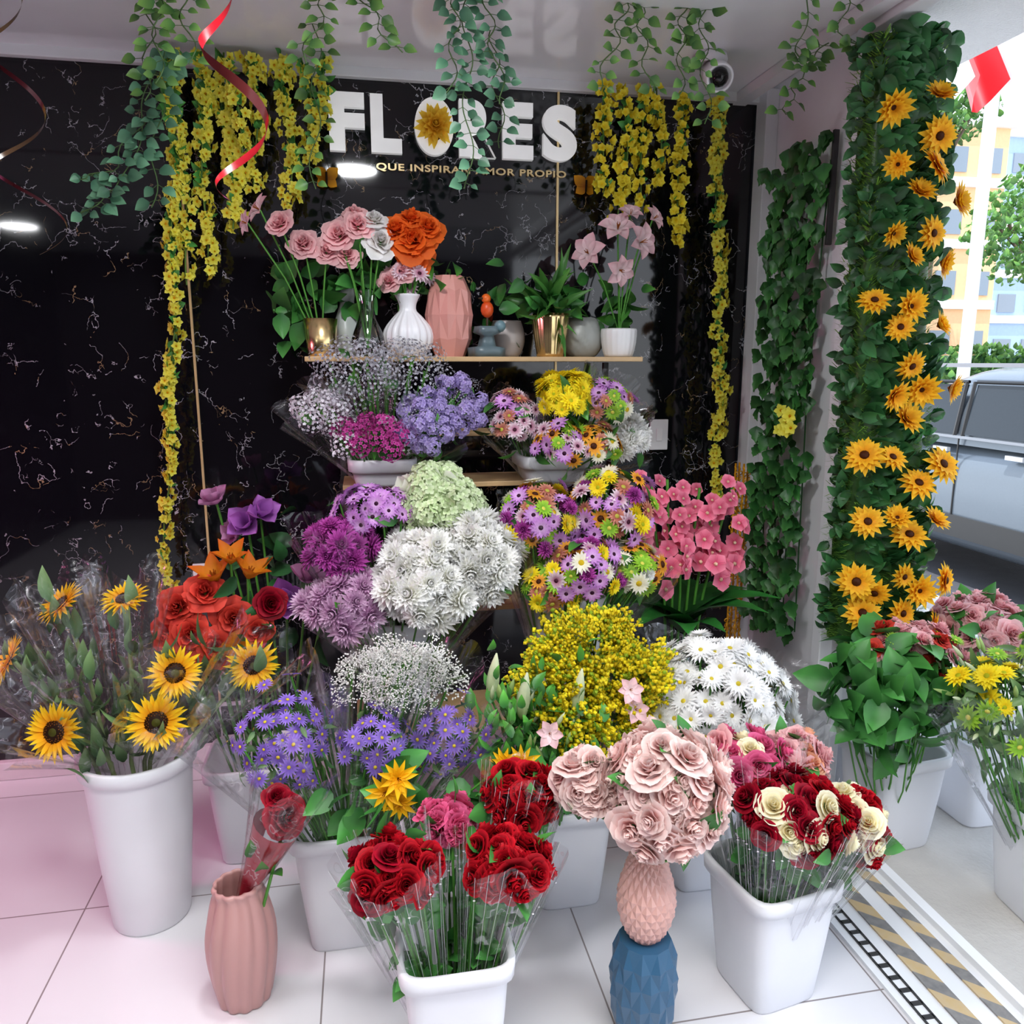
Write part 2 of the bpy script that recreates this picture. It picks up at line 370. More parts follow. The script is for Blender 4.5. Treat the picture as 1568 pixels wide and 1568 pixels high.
# ---------------------------------------------------------------- arrangements
def fib(n,cap,axis,ph=0):
    A=align(axis,ph);out=[]
    for i in range(n):
        z=1-(i+.5)/n*(1-math.cos(cap));q=math.sqrt(1-z*z);a=i*2.39996+ph
        out.append(A@np.array([q*math.cos(a),q*math.sin(a),z]))
    return out
def dome(mb,c,rad,axis,n,items,size,cap=1.3,ell=(1,1,1),base=None,stem=GR,jit=.13,ph=0,leaves=0,leaf=None,lsize=.08,stemr=.003):
    c=np.array(c,float);ell=np.array(ell)
    for d in fib(n,cap,axis,ph):
        q=c+d*rad*ell*R.uniform(1-jit,1+jit)+NR.normal(0,jit*.15*rad,3)
        p=R.choice(items);s=size*R.uniform(.8,1.15)
        mb.add(p,q,align(d+NR.normal(0,.22,3),R.uniform(0,6.28)),s,tint=R.uniform(.88,1.05))
        if base is not None and R.random()<.6:
            b=np.array(base)+NR.normal(0,.012,3);mid=(q+b)/2+(q-c)*.12
            mb.add(tube([q-d*s*.2,mid,b],stemr,'stem',stem,4),tint=R.uniform(.7,1.1))
    if leaves:
        F=fib(leaves,min(1.9,cap+.5),axis,1.+ph)
        for i in range(leaves):
            d=F[i];q=c+d*rad*ell*R.uniform(.55,1.03);mb.add(leaf or lf,q,align(d+NR.normal(0,.5,3),R.uniform(0,6.28)),lsize*R.uniform(.7,1.3),tint=R.uniform(.7,1.2))
def conel(mb,b,t,r,n,leaf,s):
    b=np.array(b,float);t=np.array(t,float)
    for i in range(n):
        k=R.uniform(.3,.95);a=R.uniform(0,6.28);q=b+(t-b)*k+np.array([math.cos(a),math.sin(a),0])*r*k*R.uniform(.5,1)
        mb.add(leaf,q,align(np.array([math.cos(a)*.6,math.sin(a)*.6,.2])+NR.normal(0,.5,3),R.uniform(0,6.28)),s*R.uniform(.7,1.3),tint=R.uniform(.75,1.4))
def wrap(mb,b,t,r0,r1,waves=7,amp=.14,lip=.05,ns=64,arc=1.,ph=0,lines=0):
    b=np.array(b,float);t=np.array(t,float);ax=t-b;L=np.linalg.norm(ax);A=align(ax,ph)
    def pos(U,V,k=1.):
        th=V*2*pi*arc
        w=np.sin(waves*th+1.3*np.sin(2*th+ph))
        r=(r0+(r1-r0)*U**1.15)*(1+amp*U*w+.04*np.sin(19*th))*k
        z=L*U+lip*U*U*np.sin(4*th+ph*2)
        X=np.stack([r*np.cos(th),r*np.sin(th),z],1)@A.T+b
        return X[:,0],X[:,1],X[:,2]
    mb.add(surf(lambda U,V:pos(U,V),10,ns,'cellophane',(1,1,1)))
    for i in range(lines):
        v=i/lines
        U=np.linspace(.35,1,6);x=np.stack(pos(U,np.full(6,v),1.01),1);mb.add(tube(x,.0004,'plastic',(.85,.85,.87),3))
        for kk in (.8,.88,.96):
            if R.random()<.5: q=x[int(kk*5)];mb.add(ball(.003,'plastic',(.9,.9,.92),3,5,.4),q)
def bucket(name,x,y,z,w1,w0,h,rot=0.,sq=True,col=(.78,.79,.83)):
    e=6. if sq else 2.
    def rf(th,k):
        if not sq: return np.ones_like(th)
        return (np.abs(np.cos(th))**e+np.abs(np.sin(th))**e)**(-1/e)
    a,b=w0/2,w1/2
    prof=[(.002,0),(a*.5,0),(a*.96,0),(a,.008),(a+(b-a)*.3,h*.3),(a+(b-a)*.6,h*.6),(b-.006,h-.045),(b-.004,h-.04),(b+.006,h-.036),(b+.008,h-.004),(b+.004,h),(b-.004,h),(b-.008,h-.01),(a-.004,.02),(a*.5,.012),(.002,.012)]
    mb=MB();mb.add(lathep(prof,64,'plastic',col,rf),(x,y,z),rz(rot));return mb.build(name)
# ================================================================ ROOM
def one(name,*bx,bevel=0,smooth=False):
    mb=MB()
    for b in bx: mb.add(b)
    return mb.build(name,smooth=smooth,bevel=bevel)
ZC=2.48
one('floor',box(-.6,.45,-.05,4.2,5.1,.1,'tile'))
one('ceiling',box(-.65,.45,ZC+.04,4.1,5.1,.08,'ceiling_pvc'))
one('wall_back',box(-.6,2.98,1.22,4.2,.06,2.6,'black_marble'))
one('wall_left',box(-2.75,.45,1.2,.1,5.1,2.6,'black_marble'))
one('wall_front',box(-.6,-2.1,1.22,4.2,.06,2.6,'shop_wall'))
one('baseboard_back',box(-.6,2.935,.035,4.2,.03,.07,'baseboard'),bevel=.004)
one('trim_1',box(-.6,2.935,2.465,4.2,.03,.035,'white_metal'),bevel=.003)
one('trim_2',box(-.577,2.946,1.25,.008,.006,2.4,'sign_gold'))
one('trim_3',box(.72,2.946,1.25,.008,.006,2.4,'sign_gold'))
one('wall_right',box(1.59,2.6,1.25,.12,.72,2.5,'white_wall'),bevel=.003)
one('door_frame',box(1.505,2.9,1.25,.05,.08,2.46,'white_metal'),box(1.505,2.3,1.25,.05,.05,2.46,'white_metal'),box(1.515,2.22,1.25,.035,.03,2.46,'white_metal'),box(1.475,.4,2.45,.06,3.7,.06,'white_metal'),box(1.5,2.43,2.05,.02,.012,.35,'black_rubber'),bevel=.003)
one('trim_soffit',box(1.415,.45,2.46,.05,5.0,.035,'white_metal'))
one('soffit',box(1.73,1.2,2.56,.62,6.0,.12,'stucco'))
sl=[box(1.35,.2,.004,.31,4.3,.012,'white_metal'),box(1.315,.2,.012,.05,4.3,.006,'hazard'),box(1.41,.2,.012,.035,4.3,.006,'hazard'),box(1.47,.2,.02,.03,4.3,.02,'white_metal'),box(1.22,.2,.011,.006,4.3,.003,'black_rubber'),box(1.25,.2,.011,.006,4.3,.003,'black_rubber')]
for i in range(60): sl.append(box(1.235,-.4+i*.04,.011,.03,.012,.003,'black_rubber'))
one('door_threshold_track',*sl)
one('sidewalk',box(2.52,4.5,-.06,2.04,16,.1,'sidewalk'))
one('road',box(9.65,12,-.2,11.9,40,.1,'asphalt'))
one('curb',box(3.62,4.5,-.07,.14,16,.12,'stucco'),bevel=.01)
one('far_sidewalk',box(22.7,30,-.2,14,30,.12,'sidewalk'))
mb=MB();mb.add(box(-.5,2.87,.13,.13,.02,.26,'white_metal'));mb.add(box(-.5,2.857,.135,.115,.008,.235,'darkglass',(.01,.01,.01)));mb.build('black_framed_board',smooth=False)
# ---- text sign
def text(s,x0,x1,z0,z1,y,mat,ext,off,name,parent):
    c=bpy.data.curves.new(name,'FONT');c.body=s;c.extrude=ext;c.offset=off;c.align_x='LEFT';c.space_character=1.12
    o=bpy.data.objects.new(name,c);bpy.context.collection.objects.link(o);bpy.context.view_layer.update()
    me=bpy.data.meshes.new_from_object(o);bpy.data.objects.remove(o)
    co=np.empty(len(me.vertices)*3);me.vertices.foreach_get('co',co);co=co.reshape(-1,3)
    mn=co.min(0);mx=co.max(0);co=(co-mn)/(mx-mn)
    out=np.stack([x0+co[:,0]*(x1-x0),y-(co[:,2])*ext*.2,z0+co[:,1]*(z1-z0)],1)-np.array(parent.location)
    me.vertices.foreach_set('co',out.ravel());me.materials.clear();me.materials.append(MAT[MI[mat]])
    ob=bpy.data.objects.new(name,me);bpy.context.collection.objects.link(ob);ob.parent=parent
sg=empty('flores_wall_sign',(.33,2.94,2.3))
for ch,x0,x1 in(('F',-.085,.035),('L',.055,.16),('O',.205,.34),('R',.36,.49),('E',.515,.625),('S',.66,.785)):
    text(ch,x0,x1,2.212,2.4,2.948,'sign_white',.12,.055,'letter_'+ch,sg)
text('QUE INSPIRAN AMOR PROPIO',.07,.75,2.155,2.182,2.948,'sign_gold',.05,.02,'tagline',sg)
mb=MB();mb.add(mum(H('f8ac18'),H('ffe050'),6,14,.2),(.275,2.915,2.305),align((0,-1,.0)),.075);mb.build('flower',parent=sg)
def butterfly(x,z,s,name='butterfly_decoration'):
    mb=MB()
    for sx in(1,-1):
        for a,l in((.75,1.),(-.55,.7)):
            w=petal(l,.36,0,0,.1,H('9a5a10'),H('ffb428'),nu=6,nv=5,pw=.9)
            mb.add(w,(x,2.925,z),align((.45*sx,-1,.1))@rz(-sx*(pi/2-a)),s)
    mb.add(tube([(x,2.92,z-.02),(x,2.915,z+.02)],.004,'petal',H('2a1808')));mb.build(name)
butterfly(-.10,2.12,.06);butterfly(.82,2.13,.06)
one('light_switch',box(1.14,2.942,1.22,.075,.012,.12,'plastic',(.8,.8,.8)),box(1.14,2.934,1.22,.025,.008,.05,'plastic',(.9,.9,.9)),bevel=.003)
one('wall_outlet',box(-.596,2.942,.74,.08,.012,.075,'plastic',(.8,.8,.8)),box(-.61,2.935,.745,.012,.004,.02,'plastic',(.2,.2,.2)),box(-.58,2.935,.745,.012,.004,.02,'plastic',(.2,.2,.2)),bevel=.003)
mb=MB();mb.add(lathep([(.002,.0),(.05,0),(.055,-.02),(.05,-.035)],24,'plastic',(.8,.8,.82)),(1.14,2.6,ZC))
mb.add(lathep([(.002,-.06),(.04,-.055),(.045,.02),(.043,.05),(.036,.052),(.034,.04),(.002,.038)],24,'plastic',(.8,.8,.82)),(1.14,2.55,ZC-.08),align((-.15,-1,-.5)))
mb.add(ball(.03,'darkglass',(.01,.01,.01),8,16),(1.134,2.515,ZC-.097));mb.build('security_camera')
# ---- shelf rack
e=empty('tiered_wooden_flower_rack',(.38,2.5,0))
mb=MB()
mb.add(box(.38,2.72,1.511,1.12,.25,.016,'wood'));mb.add(box(.42,2.74,1.26,.9,.16,.014,'wood'));mb.add(box(.4,2.6,1.112,.95,.22,.016,'wood'));mb.add(box(.42,2.53,.712,.8,.2,.018,'wood'));mb.add(box(.42,2.3,.42,.95,.26,.02,'wood'))
for x in(-.08,.88):
    mb.add(box(x,2.83,.75,.02,.02,1.5,'black_rubber'));mb.add(box(x,2.42,.21,.02,.02,.42,'black_rubber'))
    mb.add(box(x,2.66,.7,.02,.34,.015,'black_rubber'));mb.add(box(x,2.6,.41,.02,.46,.015,'black_rubber'));mb.add(box(x,2.72,1.1,.02,.22,.015,'black_rubber'))
mb.build('boards',parent=e,smooth=False,bevel=.002)
S=1.519
def obj(name,*ps):
    mb=MB()
    for a in ps: mb.add(*a)
    return mb.build(name)
def facet(prof,n,rows,amp,col,mat='ceramic'):
    pr=np.array(prof,float);t=np.linspace(0,1,len(pr));V=[]
    for i in range(rows+1):
        k=i/rows;r=np.interp(k,t,pr[:,0]);z=np.interp(k,t,pr[:,1])
        for j in range(n):
            th=2*pi*(j+.5*(i%2))/n;V.append((r*math.cos(th),r*math.sin(th),z))
    V=np.array(V);F=[]
    Vs=list(map(tuple,V))
    for i in range(rows-1):
        for j in range(n):
            o=i%2
            a=i*n+j
            l=(i+1)*n+((j-1+o)%n);r_=(i+1)*n+((j+o)%n);tp=(i+2)*n+j
            c=(V[a]+V[l]+V[r_]+V[tp])/4;rr=math.hypot(c[0],c[1]);s=(rr+amp)/rr;Vs.append((c[0]*s,c[1]*s,c[2]));ci=len(Vs)-1
            for x,y in((a,r_),(r_,tp),(tp,l),(l,a)):
                m=(np.array(Vs[x])+np.array(Vs[y]))/2;Vs.append(tuple(m));F.append([x,len(Vs)-1,y,ci])
    for i in (0,rows):
        i2=1 if i==0 else rows-1
        Vs.append((0,0,V[i*n][2]));ci=len(Vs)-1
        for j in range(n):
            a=i*n+j;b2=i*n+(j+1)%n
            o=i%2;q=i2*n+((j+o)%n)
            m=(np.array(Vs[a])+np.array(Vs[b2]))/2;Vs.append(tuple(m));mi_=len(Vs)-1
            F.append([a,mi_,b2,ci]);F.append([a,mi_,b2,q])
    Vs=np.array(Vs,float);F=np.array(F)
    return P(Vs,F,np.tile(np.asarray(col,float),(len(Vs),1)),np.full(len(F),MI[mat]))
G=(.83,.62,.3)
obj('gold_planter',(lathep([(.002,0),(.042,0),(.044,.004),(.055,.12),(.052,.12),(.045,.02),(.002,.02)],32,'gold',G),(-.13,2.68,S)))
flute=lambda n,a:(lambda th,k:1+a*np.abs(np.sin(n*th/2))*np.sin(pi*np.clip(k*1.8,0,1)))
obj('white_fluted_vase',(lathep([(.002,0),(.04,0),(.055,.01),(.075,.05),(.072,.09),(.045,.13),(.028,.15),(.03,.175),(.042,.2),(.036,.198),(.024,.17),(.02,.12),(.002,.1)],72,'ceramic',(.85,.85,.88),flute(18,.12),sub=3),(.153,2.7,S)))
mb=MB();mb.add(facet([(.052,0),(.066,.04),(.078,.1),(.078,.17),(.062,.24),(.05,.265)],9,4,.012,H('d4948a')),(.293,2.72,S));mb.build('pink_faceted_vase',smooth=False)
obj('glass_bud_vase',(lathep([(.002,0),(.03,0),(.05,.03),(.052,.06),(.03,.12),(.022,.16),(.03,.21)],32,'clear_glass',(1,1,1),sub=3),(.02,2.65,S)))
obj('grey_marbled_vase',(lathep([(.002,0),(.03,0),(.045,.04),(.05,.08),(.035,.14),(.025,.18),(.035,.22),(.03,.22),(.002,.15)],40,'ceramic',H('b8c0bc'),lambda th,k:1+.08*np.sin(4*th+k*7),sub=3),(-.045,2.77,S)))
obj('gold_ribbed_pot',(lathep([(.002,0),(.04,0),(.045,.01),(.062,.13),(.058,.13),(.045,.03),(.002,.03)],60,'gold',G,lambda th,k:1+.05*np.abs(np.sin(8*th)),sub=2),(.635,2.68,S)))
obj('grey_textured_pot',(lathep([(.002,0),(.045,0),(.07,.03),(.075,.07),(.06,.12),(.045,.135),(.04,.13),(.002,.11)],60,'ceramic',H('9c9f9a'),lambda th,k:1+.03*np.sin(14*th+k*40),sub=3),(.765,2.75,S)))
obj('white_ribbed_pot',(lathep([(.002,0),(.04,0),(.05,.01),(.058,.05),(.06,.09),(.055,.09),(.05,.03),(.002,.03)],60,'ceramic',(.85,.85,.86),lambda th,k:1+.05*np.abs(np.sin(9*th)),sub=2),(.88,2.68,S)))
obj('grey_bowl_planter',(lathep([(.002,0),(.04,0),(.06,.04),(.062,.08),(.05,.12),(.045,.12),(.002,.1)],40,'ceramic',H('a8a09c'),sub=3),(.5,2.77,S)))
mb=MB();bx=(.415,2.67,S)
mb.add(lathep([(.002,0),(.06,0),(.062,.03),(.03,.035),(.022,.07),(.045,.08),(.04,.1),(.002,.1)],24,'ceramic',H('5c6e74'),lambda th,k:1+.1*np.sin(5*th)),bx)
mb.add(ball(.022,'ceramic',H('d8501c'),8,12,1.25),(bx[0],bx[1],S+.155));mb.add(ball(.016,'ceramic',H('e86a1c'),8,12),(bx[0]-.004,bx[1]-.005,S+.19))
mb.add(lathep([(.005,0),(.002,.016)],6,'ceramic',H('403020')),(bx[0]-.016,bx[1]-.01,S+.19),align((-1,-.4,0)))
mb.add(petal(.05,.015,-.8,0,.2,H('8a3010'),H('6a2010')),(bx[0],bx[1],S+.15),rz(-.6))
mb.add(tube([(bx[0],bx[1],S+.1),(bx[0],bx[1],S+.13)],.004,'ceramic',H('403020')))
mb.add(ball(.02,'ceramic',H('6a8890'),7,10),(bx[0]+.04,bx[1]-.02,S+.1));mb.build('bird_ornament')
def spray(name,base,heads,leaves=(),stem=GR,lp=None,sr=.003):
    mb=MB();base=np.array(base,float)
    for (p,loc,d,s) in heads:
        loc=np.array(loc,float);mid=(base+loc)/2+np.array([0,0,.03])
        mb.add(tube([base,base*.6+mid*.4,mid,loc],sr,'stem',stem,4));mb.add(p,loc,align(d,R.uniform(0,6)),s,tint=R.uniform(.88,1.05))
    for (p,loc,d,s) in leaves: mb.add(p,loc,align(d,R.uniform(0,6)),s,tint=R.uniform(.7,1.2))
    return mb.build(name)
def lv(p,c,r,n,s,up=0.):
    return [(p,np.array(c)+NR.normal(0,1,3)*np.array(r),NR.normal(0,1,3)+np.array([0,-.5,up]),s*R.uniform(.7,1.3)) for _ in range(n)]
spray('pink_peony_plant',(-.13,2.68,S+.02),[(fl_rose_lp,(-.24,2.66,1.93),(-.5,-1,.5),.04),(fl_wrx,(-.3,2.7,1.97),(-1,-.6,.6),.05),(fl_wrx,(-.34,2.7,1.93),(-1,-.6,.1),.04),(fl_rose_lp,(-.17,2.66,1.87),(-.1,-1,.4),.045),(fl_rose_lp,(-.1,2.66,1.85),(.1,-1,.4),.042)],lv(lf_broad,(-.21,2.74,1.7),(.05,.03,.06),26,.09))
spray('rose_stems_in_glass_vase',(.02,2.65,S+.02),[(fl_rose_w,(.07,2.64,1.88),(.2,-1,.4),.05),(fl_rose_lp,(.0,2.64,1.93),(0,-1,.5),.045),(fl_rose_lp,(-.06,2.65,1.9),(-.2,-1,.4),.05),(fl_rose_lp,(-.04,2.66,1.84),(0,-1,.2),.04),(fl_rose_w,(.05,2.66,1.95),(.2,-.8,1),.04),(fl_rose_lp,(-.01,2.68,1.97),(0,-.8,1),.035)],lv(lf_broad,(.0,2.72,1.78),(.05,.03,.06),24,.08))
spray('small_pink_flower_bunch',(.153,2.7,S+.1),[(fl_wmag,(.1+.03*i,2.67+R.uniform(-.03,.03),1.77+R.uniform(-.03,.04)),(-.5+.25*i,-1,.5),.035) for i in range(5)]+[(fl_rose_lp,(.09,2.66,1.76),(-.3,-1,.4),.035),(fl_rose_lp,(.14,2.65,1.79),(0,-1,.3),.035)],lv(lf,(.15,2.72,1.76),(.03,.03,.03),10,.06))
spray('orange_peony_bunch',(.153,2.7,S+.12),[(fl_rose_orange,(.17,2.65,1.89),(0,-1,.4),.065),(fl_rose_orange,(.12,2.66,1.92),(-.3,-1,.6),.05),(fl_rose_orange,(.22,2.66,1.93),(.3,-1,.6),.05),(fl_rose_orange,(.18,2.66,1.84),(.1,-1,0),.05),(fl_rose_orange,(.17,2.68,1.96),(.1,-.6,1),.045)],lv(lf,(.26,2.72,1.78),(.04,.03,.04),12,.07))
spray('potted_fern',(.635,2.68,S+.12),[],[(lf_long,(.635,2.68,S+.12+R.uniform(0,.1)),NR.normal(0,1,3)+np.array([0,-.2,.7]),.15*R.uniform(.7,1.3)) for _ in range(50)]+lv(lf_broad,(.63,2.68,1.72),(.09,.03,.035),40,.06))
spray('trailing_grey_vine',(.5,2.74,S+.1),[],lv(lf_broad,(.44,2.74,1.66),(.05,.03,.05),16,.05))
spray('potted_pink_lily',(.88,2.68,S+.08),[(fl_lilyp,(.76,2.66,1.86),(-.7,-1,.3),.06),(fl_lilyp,(.86,2.66,1.94),(-.2,-1,.7),.062),(fl_lilyp,(.94,2.66,1.9),(.5,-1,.1),.062),(fl_lilyp,(.87,2.66,1.81),(.2,-1,-.3),.055),(fl_lilyp,(.99,2.68,1.98),(.8,-1,.6),.045),(fl_lilyp,(.91,2.68,1.99),(0,-.7,.9),.045)],lv(lf,(.9,2.72,1.7),(.06,.03,.06),20,.08))
# ---- tier 2 bouquets
def bq(name,c,rad,items,size,n,axis=(0,-.75,1),ell=(1,1,1),cap=1.25,base=None,leaves=10,leaf=None,lsize=.06,wr=1.25,lines=0,wl=.02,r0=.03,ph=0,stem=GR,wfrac=.15,cone=0,jit=.13):
    mb=MB();c=np.array(c,float);ax=np.array(axis,float);ax/=np.linalg.norm(ax)
    if base is None: base=c-np.array([0,-.06,.3])
    dome(mb,c,rad,axis,n,items,size,cap,ell,base,stem,leaves=leaves,leaf=leaf,lsize=lsize,ph=ph,jit=jit)
    if cone: conel(mb,base,c,rad*.8,cone,leaf or lf_ol,lsize)
    if wr: wrap(mb,np.array(base),c+(c-np.array(base))*wfrac,r0,rad*wr,ph=ph,lines=lines,lip=wl)
    return mb.build(name)
def shbucket(x,y,z,w,h): bucket('shelf_flower_bucket',x,y,z,w,w*.85,h)
shbucket(.05,2.52,1.121,.2,.085);shbucket(.6,2.52,1.121,.22,.085)
B2=lambda x:(x,2.56,1.13)
bq('grey_limonium_bouquet',(-.02,2.54,1.42),.11,[cl_greyl],.055,17,base=B2(.02),leaves=6,wr=1.4)
bq('grey_limonium_bouquet',(.13,2.56,1.43),.11,[cl_greyl],.055,16,base=B2(.08),leaves=5,wr=0)
bq('white_statice_bouquet',(-.13,2.46,1.33),.07,[cl_stat],.045,12,base=B2(.0),leaves=4,wr=1.5,wfrac=.3)
bq('magenta_statice_bouquet',(.03,2.42,1.25),.08,[cl_mag,cl_mag,cl_stat],.04,15,base=B2(.03),leaves=6,ell=(1.4,1,.9),wr=0)
bq('violet_stock_bouquet',(.18,2.43,1.27),.08,[cl_viol,cl_viol,cl_viol,cl_greyl],.03,30,base=B2(.08),leaves=14,ell=(.9,.9,1.3),wr=1.5,jit=.3,wfrac=.35)
bq('violet_stock_bouquet',(.28,2.46,1.32),.08,[cl_viol,cl_viol,cl_viol,cl_greyl],.028,28,base=B2(.1),leaves=10,wr=0,jit=.35,ell=(.9,1,1.4))
bq('pink_daisy_bouquet',(.46,2.45,1.3),.085,[fl_lil,fl_wmag,fl_wmag,fl_rust],.03,26,base=B2(.54),leaves=12,ell=(.9,.9,1.4),wr=1.4,wfrac=.3)
bq('yellow_daisy_bouquet',(.63,2.44,1.37),.1,[fl_yel],.034,36,base=B2(.6),leaves=12,ell=(1,.9,.9),wr=0)
bq('mixed_daisy_bouquet',(.6,2.38,1.23),.09,[fl_wmag,fl_lil,fl_grn,fl_brz],.03,26,base=B2(.6),leaves=12,wr=1.3)
bq('mixed_daisy_bouquet',(.76,2.43,1.35),.09,[fl_lil,fl_rust,fl_wyel,fl_grn,fl_rust],.03,26,base=B2(.64),leaves=12,wr=1.4,wfrac=.3)
bq('bronze_daisy_bouquet',(.71,2.38,1.23),.075,[fl_brz,fl_wyel,fl_grn,fl_rust],.032,20,base=B2(.64),leaves=10,wr=0)
bq('white_chrysanthemum_bouquet',(.83,2.44,1.24),.06,[fl_white_mum],.05,9,base=B2(.68),leaves=6,wr=1.4)
# ---- tier 3
shbucket(.08,2.32,.431,.2,.31);shbucket(.6,2.32,.431,.22,.36)
B3=lambda x:(x,2.35,.5)
bq('lilac_chrysanthemum_bouquet',(.02,2.28,1.07),.085,[fl_lil],.03,30,base=B3(.06),leaves=8,ell=(1.4,1,.8),wr=0)
bq('magenta_chrysanthemum_bouquet',(-.08,2.24,.96),.085,[fl_mum_mag],.045,17,base=B3(.05),leaves=6,wr=1.4,wfrac=.25)
bq('lilac_chrysanthemum_bouquet',(-.05,2.2,.81),.1,[fl_mum_lilac],.058,18,base=B3(.06),leaves=6,ell=(1.3,1,.9),wr=1.4,wfrac=.25)
bq('white_hydrangea_bouquet',(.2,2.3,1.05),.1,[fl_hydg,fl_hydg,fl_tulw],.05,20,base=B3(.1),leaves=8,ell=(1.1,.9,1),wr=0,jit=.2)
bq('white_chrysanthemum_bouquet',(.15,2.2,.87),.14,[fl_white_mum],.062,28,base=B3(.1),leaves=8,axis=(0,-1,.8),wr=0)
bq('white_chrysanthemum_bouquet',(.3,2.22,.92),.12,[fl_white_mum],.062,26,base=B3(.12),leaves=10,axis=(.1,-1,.8),wr=1.25)
mix=[fl_brz,fl_wmag,fl_lil,fl_wyel,fl_grn,fl_rust,fl_yel,fl_mum_mag,fl_rust,fl_lil]
bq('mixed_daisy_bouquet',(.5,2.27,1.0),.12,mix,.033,42,base=B3(.55),leaves=18,ell=(1,.9,1.1),jit=.18)
bq('mixed_daisy_bouquet',(.73,2.28,1.02),.13,mix,.033,50,base=B3(.62),leaves=18,ell=(1.05,.9,1.1),wr=0,jit=.18)
bq('mixed_daisy_bouquet',(.62,2.2,.88),.12,mix+[fl_mum_mag,fl_lil],.033,42,base=B3(.6),leaves=16,wr=0,jit=.18)
bq('bronze_daisy_bouquet',(.52,2.18,.83),.08,[fl_brz,fl_yel,fl_grn,fl_brz,fl_rust],.033,22,base=B3(.57),leaves=12,wr=1.3)
bq('bronze_daisy_bouquet',(.78,2.2,.87),.09,[fl_brz,fl_wyel,fl_grn,fl_white_mum],.035,24,base=B3(.64),leaves=12,wr=1.3)
# orchid
bucket('flower_bucket',1.02,2.42,0,.24,.18,.32)
mb=MB();
for i in range(6):
    x=.87+.055*i;b=np.array([1.02,2.4,.05]);top=np.array([x,2.3,1.12+R.uniform(-.06,.03)]);mid=np.array([(x+1.02)/2,2.34,.75])
    mb.add(tube([b,mid,(mid+top)/2+np.array([0,.01,0]),top],.005,'stem',GR))
    for j in range(12):
        t=j/11;q=np.array([x,2.28,.84])*(1-t)+top*t+NR.normal(0,.022,3);mb.add(fl_orch,q,align((NR.normal(0,.6),-1,.2+t*.4),R.uniform(0,6)),.034*(1.15-.35*t),tint=R.uniform(.8,1.15))
for i in range(12):
    a=-2.9+i*.5;mb.add(lf_wide,(1.01,2.33,.62+R.uniform(0,.06)),align((0,0,1))@rz(a),.3*R.uniform(.8,1.1),tint=R.uniform(.7,1.2))
mb.build('pink_orchid_plant')
spray('purple_magnolia_stems',(-.3,2.6,.05),[(fl_tul,(-.37,2.5,1.0),(-.2,-.8,.5),.06),(fl_tul,(-.33,2.5,1.03),(.4,-.6,.7),.055),(fl_tulp,(-.46,2.52,1.07),(-.3,-.5,1),.05),(fl_tulp,(-.4,2.52,.97),(-.8,-.6,.3),.05),(fl_tul,(-.25,2.36,.8),(0,-1,.3),.062),(fl_tulp,(-.19,2.4,.84),(.3,-.5,1),.055),(fl_tulp,(-.14,2.4,.77),(.3,-.8,.5),.055)],lv(lf_dk,(-.25,2.55,.85),(.08,.03,.1),18,.09),sr=.004)
bucket('flower_bucket',-.38,2.35,0,.25,.19,.32)
spray('red_lily_bouquet',(-.38,2.35,.05),[(fl_rose_coral,(-.52,2.2,.84),(-.2,-1,.5),.052),(fl_rose_coral,(-.45,2.2,.88),(0,-1,.6),.05),(fl_rose_coral,(-.49,2.17,.77),(0,-1,.3),.052),(fl_rose_coral,(-.38,2.2,.8),(.2,-1,.3),.05),(fl_rose_coral,(-.43,2.17,.73),(.2,-1,.3),.05),(fl_rose_coral,(-.55,2.2,.76),(-.4,-1,.3),.05),(fl_rose_coral,(-.32,2.2,.76),(.2,-1,.3),.045),(fl_lily_o,(-.42,2.22,.9),(-.2,-.4,1),.08),(fl_lily_o,(-.38,2.22,.95),(.1,-.4,1),.07),(fl_lily_o,(-.34,2.24,.9),(.4,-.3,1),.08),(fl_lily_o,(-.37,2.15,.72),(.2,-1,.5),.06),(fl_rose_dk,(-.28,2.22,.83),(.3,-1,.3),.045)],lv(lf_dk,(-.38,2.26,.7),(.09,.03,.08),44,.08),sr=.004)
# ---- left tall bucket with sunflowers
bucket('tall_round_flower_bucket',-.625,2.08,0,.28,.2,.49,sq=False)
mb=MB()
SF=[((-.53,1.93,.63),(.15,-1,.25),.075),((-.76,1.93,.625),(-.3,-1,.3),.075),((-.49,1.98,.735),(.25,-1,.35),.07),((-.305,2.0,.735),(.35,-1,.1),.07),((-.87,2.0,.79),(-1,-.4,.6),.065),((-.77,2.08,.9),(-.7,-.5,1),.065),((-.62,2.08,.905),(-.1,-.5,1),.06)]
for i,(q,d,s) in enumerate(SF):
    q=np.array(q);b=np.array([-.63,2.08,.1])+NR.normal(0,.02,3);n=np.array([-.63+(q[0]+.63)*.35,2.03,.48])
    mb.add(tube([b,n,(n+q)/2+np.array([0,.03,0]),q+np.array([0,.02,-.01])],.006,'stem',H('8aa068')));mb.add(fl_sunf,q,align(d,R.uniform(0,6)),s)
    for k in range(14): mb.add(lf_ol,n+(q-n)*R.uniform(.1,.95)+NR.normal(0,.018,3),align(np.cross(q-n,NR.normal(0,1,3))),.08*R.uniform(.6,1.2),tint=R.uniform(.6,1.3)*np.array([1,.95,1.2]))
    dd=(q-n)/np.linalg.norm(q-n)
    wrap(mb,n-dd*.04,q+dd*.07,.015,.1,6,.2,.04,ns=56,ph=R.uniform(0,6))
for k in range(90):
    t=R.random();mb.add(lf_ol,(-.63+R.uniform(-.16,.16)*(.6+t),2.07+R.uniform(-.08,.03),.48+.3*t),align(NR.normal(0,1,3)+np.array([0,-.6,-.4])),.08*R.uniform(.6,1.2),tint=R.uniform(.4,1.2)*np.array([1,.95,1.1]))
mb.build('sunflower_bouquet')
